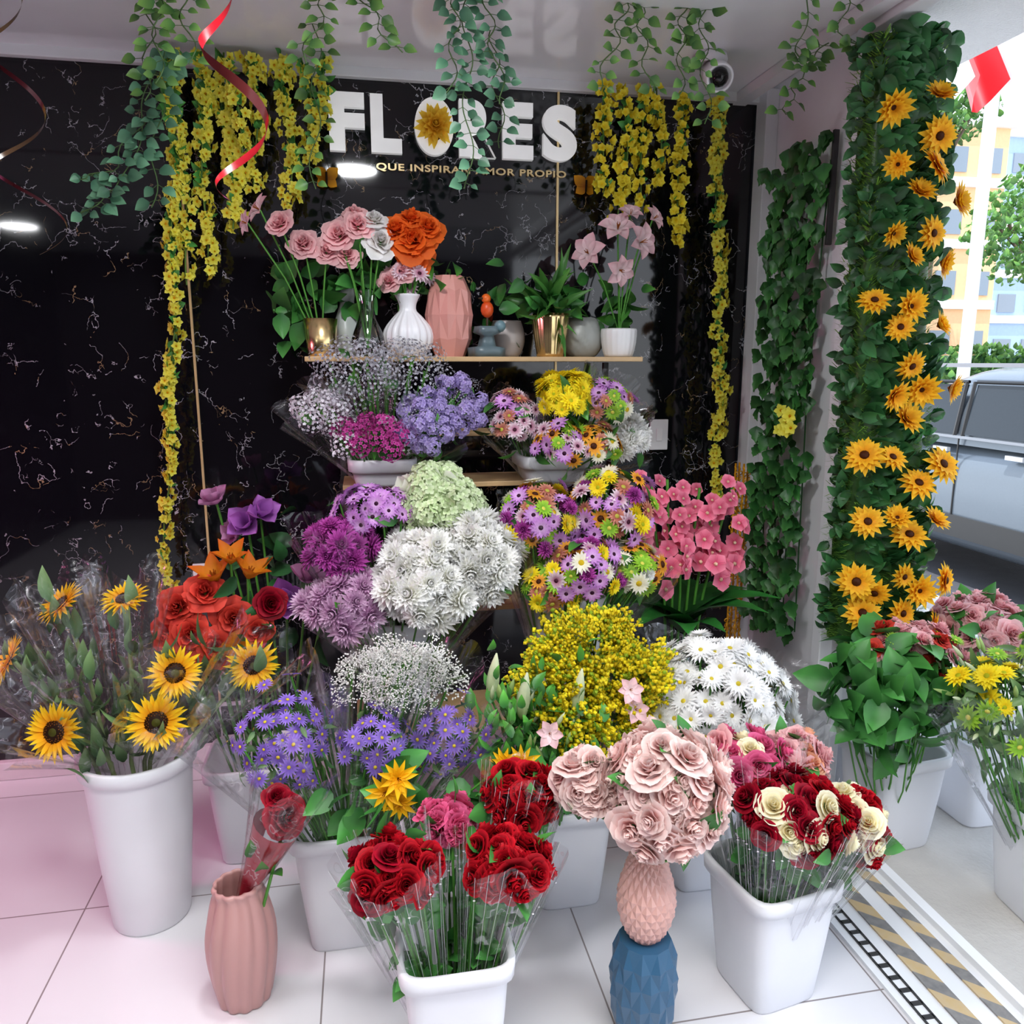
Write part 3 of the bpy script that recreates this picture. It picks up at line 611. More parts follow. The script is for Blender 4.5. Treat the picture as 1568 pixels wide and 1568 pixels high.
# ---- purple aster bouquet
bucket('flower_bucket',-.09,1.93,0,.26,.19,.34)
b=(-.08,1.92,.1)
bq('purple_aster_bouquet',(-.22,1.86,.55),.11,[fl_purp],.025,56,base=b,leaves=80,leaf=lf_ol,lsize=.035,wr=1.7,ell=(1,1,1.4),jit=.3,cone=26,wfrac=.35,wl=.04)
bq('purple_aster_bouquet',(.0,1.84,.56),.09,[fl_purp],.025,40,base=b,leaves=60,leaf=lf_ol,lsize=.035,wr=1.5,axis=(0,-1,.7),jit=.3,cone=26,wfrac=.3)
bq('purple_aster_bouquet',(.17,1.86,.55),.1,[fl_purp],.026,36,base=b,leaves=80,leaf=lf_ol,lsize=.035,wr=1.6,axis=(.2,-1,.7),jit=.3,cone=26,wfrac=.35,wl=.04)
bq('babys_breath_bouquet',(.06,1.9,.7),.08,[fl_gyp],.045,50,base=b,leaves=4,wr=1.5,axis=(0,-.6,1),ell=(1.6,1,.9),wl=.03,wfrac=.15,jit=.25)
# ---- goldenrod + lilies
bucket('flower_bucket',.52,1.97,0,.24,.18,.31)
mb=MB();dome(mb,(.59,1.98,.56),.165,(0,-.7,1),76,[fl_sol],.085,1.35,(1,.9,1.05),(.52,1.97,.05),leaves=110,leaf=lf_ol,lsize=.05,stem=H('5a7a20'),jit=.26);mb.build('goldenrod_bouquet')
mb=MB()
fl_bud=bud(H('9ab860'),H('eef4d4'));fl_budg=bud(H('7aaa4a'),H('c4dc90'))
for i in range(40):
    q=np.array([.41+R.uniform(-.13,.14),1.79+R.uniform(-.03,.06),.53+R.uniform(-.15,.16)]);b=np.array([.5,1.95,.05])
    mb.add(tube([b,(b+q)/2+np.array([0,0,.05]),q],.003,'stem',GR,4));mb.add(R.choice([fl_bud,fl_budg]),q,align((NR.normal(0,.4),-.3,1)),.045*R.uniform(.7,1.2))
for l in lv(lf,(.41,1.81,.52),(.085,.03,.1),330,.045,.4): mb.add(l[0],l[1],align(l[2]),l[3],tint=R.uniform(.9,2.1))
for q in((.4,1.75,.47),(.66,1.8,.62),(.42,1.75,.6),(.64,1.79,.68)): mb.add(fl_lilyp,q,align((0,-1,.5),q[0]),.035)
for q in((.29,1.84,.66),(.5,1.8,.62),(.36,1.8,.62)): mb.add(fl_bud,q,align((.1,-.1,1)),.1)
mb.build('lily_bouquet')
# ---- white daisies
bucket('flower_bucket',.93,1.97,0,.24,.18,.31)
mb=MB();dome(mb,(.945,1.97,.48),.215,(0,-.75,1),125,[fl_daisyW],.044,1.45,(1.05,.9,1.08),(.93,1.97,.05),leaves=40,lsize=.06);wrap(mb,(.93,1.97,.25),(.97,1.92,.62),.08,.29,9,.1,.04);mb.build('white_daisy_bouquet')
sfl=lily(H('f0a800'),H('ffcc1c'),11,.18,.4,-.3,H('7a3a08'))
spray('small_sunflower_bunch',(0.0,1.8,.2),[(sfl,(.045,1.66,.57),(.2,-1,.4),.045),(sfl,(.02,1.66,.54),(-.3,-1,.2),.045),(sfl,(.05,1.66,.51),(0,-1,.0),.04),(sfl,(.34,1.7,.555),(0,-1,.6),.045),(sfl,(.3,1.7,.56),(-.5,-1,.6),.035)],lv(lf_broad,(.0,1.72,.5),(.09,.03,.04),22,.08)+lv(lf_broad,(.3,1.73,.5),(.05,.03,.05),14,.08))
# ---- front red roses
bucket('flower_bucket',.145,1.45,0,.225,.17,.32)
def rosebq(name,c,b,n,rad,items,size,axis=(0,-.7,1),lines=26,wr=1.3,lv_=14,ell=(1,1,.7),r0=.03,cap=1.25,cone=34):
    bq(name,c,rad,items,size,n,axis=axis,ell=ell,cap=cap,base=b,leaves=lv_,leaf=lf_broad,lsize=.055,wr=wr,lines=lines,r0=r0,ph=R.uniform(0,6),wl=.025,wfrac=.1,cone=cone)
rosebq('red_rose_bouquet',(.025,1.42,.5),(.11,1.45,.06),17,.085,[fl_rose_red,fl_rose_red,fl_rose_dk],.037)
rosebq('red_rose_bouquet',(.255,1.42,.49),(.18,1.45,.06),16,.082,[fl_rose_red],.037)
rosebq('red_rose_bouquet',(.32,1.58,.54),(.2,1.5,.06),14,.085,[fl_rose_red],.037,wr=1.15)
rosebq('hot_pink_rose_bouquet',(.15,1.58,.5),(.15,1.5,.06),9,.055,[fl_rose_hot],.036,lines=0,wr=0)
# ---- pink vase with single wrapped red rose
obj('pink_fluted_vase',(lathep([(.002,0),(.05,0),(.06,.02),(.072,.1),(.074,.18),(.062,.25),(.052,.285),(.054,.3),(.046,.297),(.055,.2),(.002,.15)],96,'ceramic',H('bc8e8a'),lambda th,k:1+.1*np.abs(np.sin(6*th+.7*np.sin(k*9))),sub=3),(-.33,1.73,0)))
mb=MB();b=np.array([-.32,1.73,.08]);q=np.array([-.205,1.68,.49])
mb.add(tube([b,(b+q)/2,q],.004,'stem',GR));mb.add(fl_rose_dk,q,align((.5,-1,.4)),.048);mb.add(fl_rose_dk,(-.225,1.7,.53),align((.2,-.6,1)),.032)
for l in lv(lf,(-.27,1.71,.38),(.02,.02,.04),6,.05): mb.add(l[0],l[1],align(l[2]),l[3])
wrap(mb,(-.32,1.73,.25),(-.19,1.69,.57),.02,.085,4,.15,.04)
def redw(U,V):
    th=V*4.2+.6;r=.012+.045*U;A=align((.12,-.04,.26));X=np.stack([r*np.cos(th),r*np.sin(th),U*.22],1)@A.T+np.array([-.32,1.735,.26]);return X[:,0],X[:,1],X[:,2]
mb.add(surf(redw,8,14,'satin',H('a01c30')));mb.build('wrapped_red_rose')
# ---- stacked vases + pink roses
mb=MB();mb.add(facet([(.052,0),(.068,.08),(.074,.15),(.068,.2),(.058,.25)],11,5,.009,H('2c5878')),(.571,1.45,0));mb.build('teal_faceted_vase',smooth=False)
mb=MB();mb.add(facet([(.028,0),(.05,.035),(.062,.08),(.06,.12),(.045,.17),(.036,.2),(.038,.21)],18,14,.006,H('d0a298')),(.571,1.45,.25));mb.build('pink_pineapple_vase',smooth=False)
mb=MB();dome(mb,(.595,1.44,.6),.112,(0,-.6,1),52,fl_rose_pink,.043,1.9,(1.0,1,1.1),(.571,1.45,.46),leaves=34,leaf=lf_broad,lsize=.055,jit=.17);dome(mb,(.44,1.5,.6),.05,(-.5,-.7,1),14,fl_rose_pink,.038,1.7,(1,1,1.3),(.55,1.45,.47),leaves=10,leaf=lf_broad,lsize=.05);mb.build('pink_rose_bouquet')
# ---- right bucket mixed roses
bucket('flower_bucket',.92,1.54,0,.24,.18,.32,rot=.18)
b=(.92,1.54,.06)
rosebq('mixed_rose_bouquet',(.93,1.5,.47),b,30,.125,[fl_rose_cream,fl_rose_dk,fl_rose_red,fl_rose_red,fl_rose_cream,fl_rose_dk],.036,lines=60,wr=1.3,r0=.06,ell=(1.05,1,.7),cone=60)
rosebq('mixed_rose_bouquet',(.88,1.64,.53),b,18,.11,[fl_rose_hot,fl_rose_lp,fl_rose_hot,fl_rose_cream],.038,lines=30,wr=1.3,r0=.05)
rosebq('mixed_rose_bouquet',(1.01,1.64,.53),b,12,.08,[fl_rose_peach,fl_rose_lp,fl_rose_lp],.036,lines=0,wr=0,r0=.05)
rosebq('mixed_rose_bouquet',(1.08,1.5,.43),b,18,.08,[fl_rose_dk,fl_rose_red,fl_rose_cream],.036,axis=(.9,-.6,.7),lines=30,wr=1.25,r0=.05,ell=(1,1,1))
# ---- outside buckets
bucket('flower_bucket',1.62,2.05,-.01,.25,.19,.32,rot=.1);bucket('flower_bucket',2.0,2.12,-.01,.25,.2,.3);bucket('flower_bucket',1.83,1.64,-.01,.26,.2,.32,rot=-.1)
mb=MB();
dome(mb,(1.5,1.93,.53),.18,(-.1,-.7,1),70,[lf_broad],.1,1.5,(1.1,.7,1),(1.6,2.04,.05),leaves=190,leaf=lf_broad,lsize=.085,jit=.2)
dome(mb,(1.55,1.95,.6),.14,(0,-.4,1),30,[fl_rose_lp,fl_rose_coral,fl_rose_lp,fl_grn],.03,1.1,(1.3,.7,1));mb.build('rose_and_foliage_bouquet')
mb=MB();dome(mb,(1.93,2.1,.64),.14,(-.2,-.6,1),40,[fl_rose_lp],.036,1.3,(1.1,1,.8),(2.0,2.12,.05),leaves=90,leaf=lf_broad,lsize=.07);mb.build('pink_rose_bunch')
bq('green_lily_bouquet',(1.69,1.74,.56),.14,[fl_budg,fl_grn,fl_bud,fl_yel],.036,44,base=(1.81,1.64,.05),leaves=190,leaf=lf_ol,lsize=.06,wr=1.35,axis=(-.3,-.6,1),cone=50,jit=.25)
bq('green_lily_bouquet',(1.88,1.74,.62),.14,[fl_budg,fl_grn,lf_broad],.04,30,base=(1.83,1.64,.05),leaves=150,leaf=lf_ol,lsize=.07,wr=1.35,cone=40)
# ================================================================ GARLANDS
def strand(mb,pts,dens,r,fp,fs,leafn,lp,ls,jx=.02):
    pts=np.array(pts,float);seg=np.linalg.norm(np.diff(pts,axis=0),axis=1);cum=np.concatenate([[0],np.cumsum(seg)]);L=cum[-1]
    def at(s): return np.array([np.interp(s,cum,pts[:,k])+(.01*math.sin(s*13+pts[0][0]*40) if k==0 else 0) for k in range(3)])
    mb.add(tube([at(s) for s in np.linspace(0,L,20)],.003,'stem',H('5a7a30'),4))
    for i in range(int(dens*L)):
        s=R.uniform(0,L);a=R.uniform(0,2*pi);k=.75+.35*math.sin(s*38+pts[0][0]*60);q=at(s)+np.array([math.cos(a)*r,math.sin(a)*r*.7,0])*R.uniform(.3,1.)*k
        mb.add(fp,q,align((math.cos(a),math.sin(a)-.7,R.uniform(-.6,.4)),R.uniform(0,6)),fs*R.uniform(.7,1.2),tint=R.uniform(.85,1.05))
    for i in range(int(leafn*L)):
        s=R.uniform(0,L)*R.uniform(.4,1);a=R.uniform(0,2*pi);q=at(s);d=np.array([math.cos(a),math.sin(a)-.4,R.uniform(-.8,.1)])
        mb.add(lp,q,align(d,R.uniform(0,6)),ls*R.uniform(.7,1.3),tint=R.uniform(.8,1.4))
def gar(name,strs,**k):
    mb=MB()
    for s in strs: strand(mb,s[0],*s[1:])
    return mb.build(name)
Yg=2.82
T=lambda x,z0,z1,y=Yg,dx=0:[(x,y,z0),(x+dx*.5+.01,y-.01,(z0+z1)/2),(x+dx,y,z1)]
gs=(fl_gar,.019,70,lf_broad,.035);gs2=(fl_gar2,.02,45,lf_broad,.03)
gar('yellow_flower_garland',[(T(-.54,2.46,.7,dx=-.17),200,.028)+gs,(T(-.57,2.44,1.75,dx=.02),110,.03)+gs])
gar('yellow_flower_garland',[(T(-.4,2.46,1.93),220,.038)+gs,(T(-.47,2.46,1.78,dx=-.03),200,.034)+gs,(T(-.32,2.46,2.05),210,.038)+gs,(T(-.36,2.4,2.15,y=2.75),170,.03)+gs])
gar('yellow_flower_garland',[(T(-.22,2.46,2.0),220,.038)+gs,(T(-.16,2.46,2.15,dx=.02),190,.03)+gs,(T(-.1,2.46,2.25),170,.03)+gs])
gar('yellow_flower_garland',[(T(.85,2.44,2.08),220,.038)+gs2,(T(.92,2.44,1.99),220,.038)+gs2,(T(.99,2.44,2.03),220,.038)+gs2,(T(1.05,2.44,2.12),190,.03)+gs2,(T(1.13,2.42,1.92),230,.038)+gs2])
gar('yellow_flower_garland',[(T(1.27,2.42,.93,y=2.83,dx=.08),220,.033,fl_gar,.02,50,lf_broad,.03)])
mb=MB()
for s in range(4):
    for i in range(34):
        z=1.1-i*.021;x=1.42+.025*math.sin(s*1.6)+.006*math.sin(i);y=2.78+.02*math.cos(s*1.6)
        mb.add(lathep([(.006,-.002),(.01,0),(.006,.002)],7,'plastic',H('e8a818')),(x,y,z),align((math.cos(i*1.57),math.sin(i*1.57),.3)),1.1,tint=R.uniform(.7,1.1));
    mb.add(tube([(1.42+.025*math.sin(s*1.6),2.78+.02*math.cos(s*1.6),1.12),(1.42+.025*math.sin(s*1.6),2.78+.02*math.cos(s*1.6),.4)],.004,'plastic',H('c88a10')))
mb.build('yellow_bead_garland')
def vine(mb,pts,lp,ls,n,hang=.05):
    pts=np.array(pts,float);t=np.linspace(0,1,len(pts));tt=np.linspace(0,1,n*2)
    Q=np.stack([np.interp(tt,t,pts[:,k]) for k in range(3)],1);Q[:,0]+=.015*np.sin(tt*14+pts[0][0]*9)
    mb.add(tube(Q,.0018,'stem',H('4a6a38'),4))
    for i in range(n):
        for sg_ in(1,-1):
            q=Q[2*i];a=R.uniform(-.6,.6);d=np.array([sg_*math.cos(a),math.sin(a)*.6-.3,R.uniform(-.8,.0)]);d/=np.linalg.norm(d)
            e=q+d*.018;nrm=np.array([R.uniform(-.5,.5),-1,R.uniform(-.2,.9)]);z=nrm-d*np.dot(nrm,d);z/=np.linalg.norm(z);x=np.cross(d,z)
            M=np.stack([x,d,z],1);mb.add(tube([q,e],.001,'stem',H('4a6a38'),3));mb.add(lp,e,M,ls*R.uniform(.65,1.25),tint=R.uniform(.6,1.2))
def vines(name,lst,lp,ls=.035):
    mb=MB()
    for pts,n in lst: vine(mb,pts,lp,ls,n)
    return mb.build(name)
def dr(x,y,z1,dx=0,n=12,z0=ZC): return ([(x,y,z0),(x+dx*.3,y,(z0+z1)/2+.02),(x+dx,y,z1)],n)
vines('hanging_eucalyptus_vine',[dr(-.47,2.3,2.2,-.02,9),dr(-.42,2.3,2.25,.02,8),dr(-.52,2.45,2.2,-.04,8)],lf_round2)
vines('hanging_eucalyptus_vine',[([(-.55,2.65,2.4),(-.6,2.6,2.2),(-.68,2.6,2.0),(-.8,2.6,1.93)],17),([(-.52,2.65,2.4),(-.56,2.6,2.2),(-.6,2.6,1.95)],12),([(-.6,2.6,2.2),(-.7,2.6,2.05),(-.8,2.6,2.02)],8)],lf_round,.04)
vines('hanging_eucalyptus_vine',[dr(-.05,2.3,2.27,-.08,8),dr(.02,2.32,2.32,.1,8),dr(-.1,2.6,2.02,-.03,12)],lf_round2)
vines('hanging_eucalyptus_vine',[dr(.28,2.3,2.22,-.02,9),dr(.31,2.32,1.98,.0,17),dr(.36,2.3,2.2,.05,9),dr(.42,2.55,2.15,.03,10)],lf_round)
vines('hanging_eucalyptus_vine',[dr(.75,2.3,2.25,-.08,9),dr(.8,2.32,2.26,.04,8)],lf_round2,.033)
vines('hanging_eucalyptus_vine',[dr(.92,2.3,2.25,.0,9),dr(.98,2.3,2.18,.03,11)],lf_round2)
vines('hanging_eucalyptus_vine',[([(1.2,2.1,ZC),(1.22,2.2,2.38),(1.3,2.3,2.35),(1.38,2.3,2.42)],13),([(1.3,2.3,2.35),(1.3,2.4,2.25)],5),([(1.3,2.1,ZC),(1.35,2.2,2.4),(1.42,2.2,2.38)],7)],lf_round2)
# ivy on right wall
mb=MB()
for s in range(4):
    y=2.45+s*.085
    pts=[(1.5,y,2.2-.03*abs(s-2)),(1.48,y+.01,1.4),(1.49,y,.55)]
    mb.add(tube(pts,.003,'stem',GD,4))
    for i in range(140):
        t=R.random();z=2.22-.05*(s==3)-1.68*t;q=np.array([1.48-R.uniform(0,.06),y+R.uniform(-.03,.03),z]);d=np.array([R.uniform(-.5,0),R.uniform(-.8,.8),-1.]);d/=np.linalg.norm(d)
        nrm=np.array([-1,-.8+R.uniform(-.8,.8),R.uniform(-.3,.8)]);zz=nrm-d*np.dot(nrm,d);zz/=np.linalg.norm(zz);M=np.stack([np.cross(d,zz),d,zz],1)
        mb.add(lf_ivy,q,M,.043*R.uniform(.7,1.3),tint=R.uniform(.5,1.7))
mb.build('hanging_ivy_garland')
mb=MB()
for i in range(9): mb.add(fl_gar,(1.4,2.45+R.uniform(-.04,.04),1.3+R.uniform(-.05,.05)),align((-1,-1,.3),i),.026)
mb.build('yellow_silk_blossom')
# sunflower column
def colfn(U,V):
    a=V*2*pi;k=U;cx=1.505+.08*k;w=.09+.05*k;dep=.06
    x=np.sign(np.cos(a))*np.abs(np.cos(a))**.5*w;y=np.sign(np.sin(a))*np.abs(np.sin(a))**.5*dep
    return cx+x,2.16+y,2.38-k*1.75
mb=MB();mb.add(surf(colfn,12,33,'leaf',H('355c28')))
for i in range(8000):
    k=R.random();cx=1.505+.08*k;w=.09+.05*k;z=2.38-k*1.75
    if R.random()<.6: q=(cx+R.uniform(-w,w),2.10,z);n=(R.uniform(-.6,.6),-1,R.uniform(-.3,.9))
    else:
        sx=R.choice((-1,-1,1));q=(cx+sx*w,2.16+R.uniform(-.06,.06),z);n=(sx,R.uniform(-.6,.6),R.uniform(-.3,.9))
    A=align(n);mb.add(P(np.array([[-.0025,0,0],[.0025,0,0],[.001,0,.028],[-.001,0,.028]]),np.array([[0,1,2,3]]),np.tile(GL*.8+GR*.3,(4,1)),np.array([MI['leaf']])),q,A,R.uniform(.6,1.1),tint=R.uniform(.4,1.2))
sfo=daisy(13,.2,H('f8940c'),H('ffd030'),H('4a2208'),.22,layers=3,lift=.15,curl=-.45,cz=.3)
sfo2=daisy(13,.2,H('f8940c'),H('ffd030'),H('4a2208'),.22,layers=3,lift=.7,curl=-.5,cz=.3)
rows=[(2.19,[-.04,.1]),(2.12,[.12]),(2.02,[-.02,.1]),(1.95,[.05,.18]),(1.85,[-.02,.1]),(1.78,[.04,.14]),(1.66,[-.06,.05]),(1.59,[.02,.14]),(1.5,[.06]),(1.42,[0,.1,.19]),(1.33,[.05]),(1.22,[-.07,.02]),(1.2,[.17]),(1.14,[.1]),(1.05,[-.05,.04]),(1.03,[.16]),(.99,[.08]),(.87,[-.08,.07]),(.86,[.2]),(.83,[-.02,.12]),(.74,[-.05,.08]),(.7,[.18])]
for z,xs in rows:
    for x in xs:
        k=(2.38-z)/1.75;cx=1.505+.08*k
        dx=x-.05;q=np.array([cx+dx*(.9+.2*k)-.01,2.05-.02*R.random(),z+R.uniform(-.015,.015)])
        mb.add(R.choice((sfo,sfo2)),q,align((dx*5+R.uniform(-.6,.6),-1,R.uniform(-.6,1.1)),R.uniform(0,6)),.055*R.uniform(.8,1.18),tint=R.uniform(.88,1.05))
for j in range(560):
    k=R.random();cx=1.505+.08*k;w=.1+.045*k;x=R.uniform(-w,w*.95)
    a=R.uniform(3.6,5.8);mb.add(lf_dk,(cx+x,2.085,2.4-k*1.74),align((math.cos(a)*.6+x*4,-1,math.sin(a)*.7),a),.06*R.uniform(.8,1.2),tint=R.uniform(.6,1.6))
for j in range(230):
    k=R.random();cx=1.505+.08*k;w=.095+.05*k
    mb.add(lf_dk,(cx-w-.005,2.16+R.uniform(-.06,.05),2.4-k*1.74),align((-1,-.8+R.uniform(-.5,.5),R.uniform(-.8,.3)),R.uniform(0,6)),.045*R.uniform(.8,1.2),tint=R.uniform(.6,1.7))
mb.build('artificial_sunflower_column')
one('column_right',box(1.6,2.3,1.2,.15,.12,2.5,'white_wall'),bevel=.004)
# ---- spiral ribbons
def ribbon(name,x,y,z0,z1,r,turns,w,col,col2,ph=0,dx=0):
    def fn(U,V):
        th=ph+turns*2*pi*U;rr=r*(.5+.8*U);s=(V-.5)*w*np.clip((1-U)*5,0.05,1)
        return x+dx*U+rr*np.cos(th)+.3*s*np.cos(th),y+rr*.8*np.sin(th)+.3*s*np.sin(th),z0+(z1-z0)*U+s*.9
    mb=MB();mb.add(surf(fn,120,3,'satin',lambda U,V:np.where((np.sin(ph+turns*2*pi*U)>0)[:,None],col[None,:],col2[None,:])))
    mb.add(tube([(x,y,ZC),(x+r*.5*math.cos(ph),y+r*.4*math.sin(ph),z0)],.0015,'satin',col));mb.build(name)
RED=H('a80c1c')
ribbon('spiral_ribbon',-.29,1.85,2.42,1.83,.055,2.2,.024,RED,H('5a2020'),2.9,.07)
ribbon('spiral_ribbon',-.66,1.8,2.4,1.72,.05,3.2,.01,H('4a3014'),H('3a0810'),.5,.02)
ribbon('spiral_ribbon',-.82,1.8,2.42,1.85,.05,2.5,.016,H('7a0c18'),H('3a0810'),1.5,.02)
# ================================================================ STREET
def carobj():
    e=empty('parked_car',(5.2,5.2,-.15))
    mb=MB();col=H('7c868f')
    ys=np.array([3.0,3.05,3.4,4.2,5.0,5.8,6.4,6.8,7.2,7.35]);bot=np.array([.5,.3,.25,.22,.22,.22,.25,.3,.4,.5])-.15
    belt=np.array([.85,.98,1.02,1.02,1.0,.98,.95,.9,.8,.65])-.05
    def body(U,V):
        y=np.interp(U,np.linspace(0,1,10),ys);b=np.interp(U,np.linspace(0,1,10),bot);t=np.interp(U,np.linspace(0,1,10),belt)
        a=V*2*pi;hw=.88*(1-.12*np.abs(2*U-1)**6);cx=5.2
        x=np.sign(np.cos(a))*np.abs(np.cos(a))**.35*hw;z=(b+t)/2+np.sign(np.sin(a))*np.abs(np.sin(a))**.45*(t-b)/2
        return cx+x,y,z
    mb.add(surf(body,40,49,'carpaint',col))
    for y,nrm in((3.0,-1),(7.35,1)): mb.add(box(5.2,y+.03*-nrm,.5,1.55,.08,.3,'carpaint',col))
    gy=np.array([3.2,3.45,4.4,5.3,6.0,6.45]);gz=np.array([.95,1.35,1.47,1.47,1.25,.95])
    def cab(U,V):
        y=np.interp(U,np.linspace(0,1,6),gy);t=np.interp(U,np.linspace(0,1,6),gz)
        a=V*pi;hw=.86-.2*np.clip(np.sin(a),0,1)*np.clip((t-.93)/.5,0,1)
        return 5.2+np.sign(np.cos(a))*np.abs(np.cos(a))**.3*hw,y,.9+(t-.9)*np.abs(np.sin(a))**.5
    mb.add(surf(cab,30,33,'carpaint',col))
    mb.build('body',parent=e)
    mb=MB()
    for y0,y1 in((3.75,4.35),(4.43,5.05),(5.13,5.85)):
        z1=1.34
        def wf(U,V):return 4.31+.085*V+0*U,y0+(y1-y0)*U+.05*V*(1 if y0<4 else 0),.98+(z1-.98)*V
        mb.add(surf(wf,4,4,'darkglass',(.035,.045,.055)))
        for yy in(y0,y1): mb.add(tube([(4.31,yy,.97),(4.39,yy+.02,1.36)],.015,'plastic',(.02,.02,.02)))
        mb.add(tube([(4.39,y0,1.36),(4.39,y1,1.36)],.014,'plastic',(.02,.02,.02)))
        mb.add(box(4.31,y0+.12,.86,.03,.15,.03,'carpaint',(.6,.62,.65)))
    mb.add(box(4.31,4.7,.96,.02,2.4,.02,'carpaint',(.3,.32,.35)));mb.add(box(4.5,4.7,1.48,.03,2.0,.03,'plastic',(.3,.3,.32)))
    for y0 in (4.39,5.09,3.7): mb.add(box(4.315,y0,.6,.008,.01,.7,'plastic',(.02,.02,.02)))
    mb.add(box(4.32,4.9,.3,.04,2.0,.16,'plastic',(.04,.04,.04)))
    mb.build('windows_and_trim',parent=e,smooth=False)
    mb=MB()
    for y in(3.75,6.45):
        for x in(4.42,5.98):
            mb.add(lathep([(.02,-.1),(.2,-.1),(.3,-.11),(.33,-.08),(.33,.08),(.3,.11),(.02,.1)],32,'plastic',(.02,.02,.02)),(x,y,.18),align((1,0,0)))
            mb.add(lathep([(.02,-.115),(.2,-.12),(.22,-.1)],20,'carpaint',(.5,.5,.52),lambda th,k:1+.1*np.sin(5*th)),(x,y,.18),align((1,0,0)))
    mb.build('wheels',parent=e)
carobj()
def building(name,cx,cy,w,d,h,mat,cols,rows_):
    mb=MB();mb.add(box(cx,cy,h/2-.13,w,d,h,mat))
    for i in range(cols):
        for j in range(rows_):
            x=cx-w/2+w*(i+.5)/cols;z=1.2+(h-1.5)*(j+.5)/rows_
            mb.add(box(x,cy-d/2-.02,z,w/cols*.6,.08,(h-1.5)/rows_*.4,'darkglass',(.25,.3,.36)));mb.add(box(x,cy-d/2-.05,z-(h-1.5)/rows_*.36,w/cols*1.0,.14,.3,'paint',(.8,.78,.75)))
            y=cy-d/2+d*(i+.5)/cols;mb.add(box(cx-w/2-.02,y,z,.08,d/cols*.6,(h-1.5)/rows_*.5,'darkglass',(.25,.3,.36)))
    mb.add(box(cx,cy,h-.15,w+.3,d+.3,.2,'paint',(.8,.8,.8)));mb.build(name,smooth=False)
building('orange_apartment_building',18.9,27,5.2,5,9.4,'orange_render',4,4)
building('blue_apartment_building',25.2,31,6.5,6,10.2,'blue_render',5,5)
mb=MB();mb.add(tube([(6.75,8,-.15),(6.75,8,7)],.07,'paint',(.75,.75,.75),10));mb.add(box(6.75,8,6.4,1.6,.1,.1,'paint',(.5,.5,.5)));mb.build('utility_pole')
def tree(name,x,y,h,r,n):
    mb=MB();mb.add(tube([(x,y,-.14),(x+.1,y,h*.5),(x-.05,y,h)],[.12,.1,.05],'stem',H('5a4a3a'),8))
    for i in range(6):
        a=i*1.05;mb.add(tube([(x,y,h*.75),(x+math.cos(a)*r*.6,y+math.sin(a)*r*.6,h+.2*math.sin(i))],.04,'stem',H('5a4a3a')))
    for i in range(n):
        d=NR.normal(0,1,3);d/=np.linalg.norm(d);q=np.array([x,y,h])+d*r*R.uniform(.5,1)*np.array([1,1,.8]);mb.add(lf_round2,q,align(NR.normal(0,1,3)),.2*R.uniform(.6,1.2),tint=R.uniform(.6,1.5))
    mb.build(name)
tree('street_tree',17.4,18.2,4.9,2.0,1700);tree('street_tree',16.9,22,9.0,1.7,1500)
mb=MB()
for i in range(1600): mb.add(lf_round2,(R.uniform(16.5,22),20.5+R.uniform(-.5,.5),R.uniform(-.1,1.9)),align(NR.normal(0,1,3)),.22,tint=R.uniform(.5,1.3))
mb.add(box(19.2,20.7,.8,5,.6,1.8,'leaf',H('2f5a2c')));mb.build('hedge')
mb=MB()
for i in range(9):
    def bf(U,V,i=i): return 2.35+.18*i+.17*V+.0*U,3.3+.12*np.sin(V*3)+.25*U,2.62+.42*U-.12*np.sin(pi*V)*(1-U)+.12
    mb.add(surf(bf,6,6,'satin',H('d82028') if i%2==0 else H('f4f4f4')))
mb.add(tube([(2.2,3.5,3.16),(4.2,3.5,3.16)],.02,'paint',(.7,.7,.7)));mb.build('striped_awning')
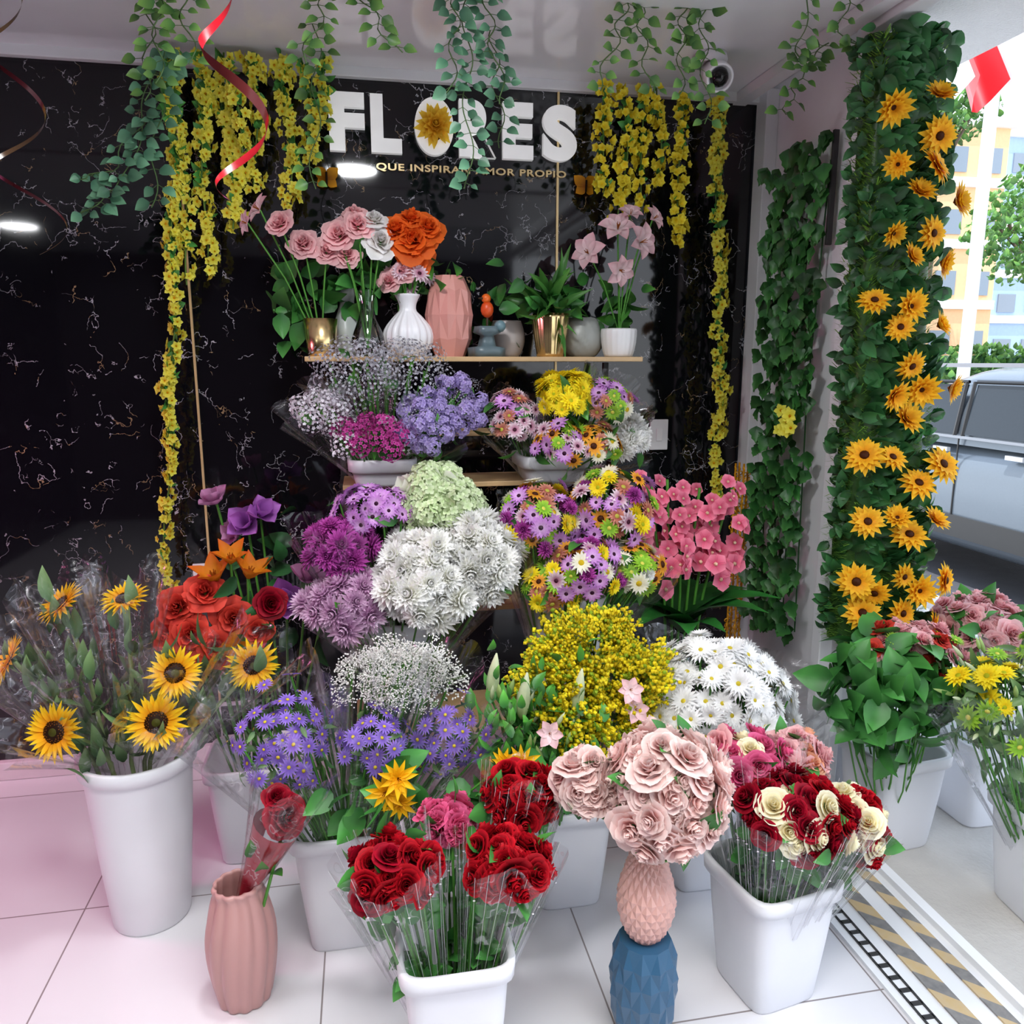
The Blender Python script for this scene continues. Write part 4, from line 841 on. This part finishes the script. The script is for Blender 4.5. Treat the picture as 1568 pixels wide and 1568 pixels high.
# ================================================================ LIGHTS
for i,(x,y,en) in enumerate(((-.02,1.57,16),(-2.4,-.57,12))):
    mb=MB();mb.add(lathep([(.002,-.012),(.12,-.012),(.135,-.008)],32,'lamp',(1,1,1)),(x,y,ZC));mb.add(lathep([(.135,-.014),(.15,-.01),(.155,0)],32,'plastic',(.8,.8,.8)),(x,y,ZC));mb.build('ceiling_downlight')
    l=bpy.data.lights.new('downlight','AREA');l.shape='DISK';l.size=.24;l.energy=en;l.color=(.97,.98,1);o=bpy.data.objects.new('downlight',l);bpy.context.collection.objects.link(o);o.location=(x,y,ZC-.02)
mb=MB();mb.add(tube([(-2.68,2.0+.25*math.cos(t),1.3+.25*math.sin(t)) for t in np.linspace(0,6.2,30)],.012,'neon',(1,.3,.5)));mb.build('neon_ring_sign')
def area(name,loc,tgt,sx,sy,en,col,spread=pi):
    l=bpy.data.lights.new(name,'AREA');l.shape='RECTANGLE';l.size=sx;l.size_y=sy;l.energy=en;l.color=col;l.spread=spread
    o=bpy.data.objects.new(name,l);bpy.context.collection.objects.link(o);o.location=loc
    o.rotation_euler=(Vector(tgt)-Vector(loc)).to_track_quat('-Z','Y').to_euler();return o
area('pink_light',(-2.0,2.3,1.5),(-.9,1.9,0),.4,.4,13,(1,.25,.55))
for x,y,sx,sy,en in((.3,.55,1.8,1.1,62),(-1.3,1.0,1.0,1.2,12)):  # added overhead fill, out of view; spread limited so the marble doesn't mirror it
    one('added_fill_panel',box(x,y,ZC-.006,sx+.06,sy+.06,.012,'white_metal'))  # unseen plate added to back the fill light
    area('added_fill_light',(x,y,ZC-.02),(x,y+.25,0),sx,sy,en,(1,.99,.97),2.3)
l=bpy.data.lights.new('sun','SUN');l.energy=4.5;l.angle=.01;o=bpy.data.objects.new('sun',l);bpy.context.collection.objects.link(o);o.rotation_euler=(-Vector((-.3,-.25,1))).to_track_quat('-Z','Y').to_euler()
w=bpy.data.worlds.new('world');bpy.context.scene.world=w;w.use_nodes=True;nt=w.node_tree;nt.nodes.clear()
out=nt.nodes.new('ShaderNodeOutputWorld');bg=nt.nodes.new('ShaderNodeBackground')
tc=nt.nodes.new('ShaderNodeTexCoord');sp=nt.nodes.new('ShaderNodeSeparateXYZ');nt.links.new(tc.outputs['Generated'],sp.inputs[0])
cr=nt.nodes.new('ShaderNodeValToRGB');cr.color_ramp.elements[0].position=0;cr.color_ramp.elements[0].color=(.9,.94,1,1);cr.color_ramp.elements[1].position=.7;cr.color_ramp.elements[1].color=(.65,.78,1,1)
nt.links.new(sp.outputs[2],cr.inputs[0]);nt.links.new(cr.outputs[0],bg.inputs[0]);bg.inputs[1].default_value=2.3;nt.links.new(bg.outputs[0],out.inputs[0])
# ================================================================ CAMERA
cam=bpy.data.cameras.new('camera');cam.sensor_width=36;cam.lens=36*1200/1568;cam.clip_start=.05;cam.clip_end=200
o=bpy.data.objects.new('camera',cam);bpy.context.collection.objects.link(o);o.location=(0,0,1.5)
o.rotation_euler=(math.radians(90-10.8),0,math.radians(-10.6));bpy.context.scene.camera=o
bpy.context.scene.view_settings.view_transform='Standard'
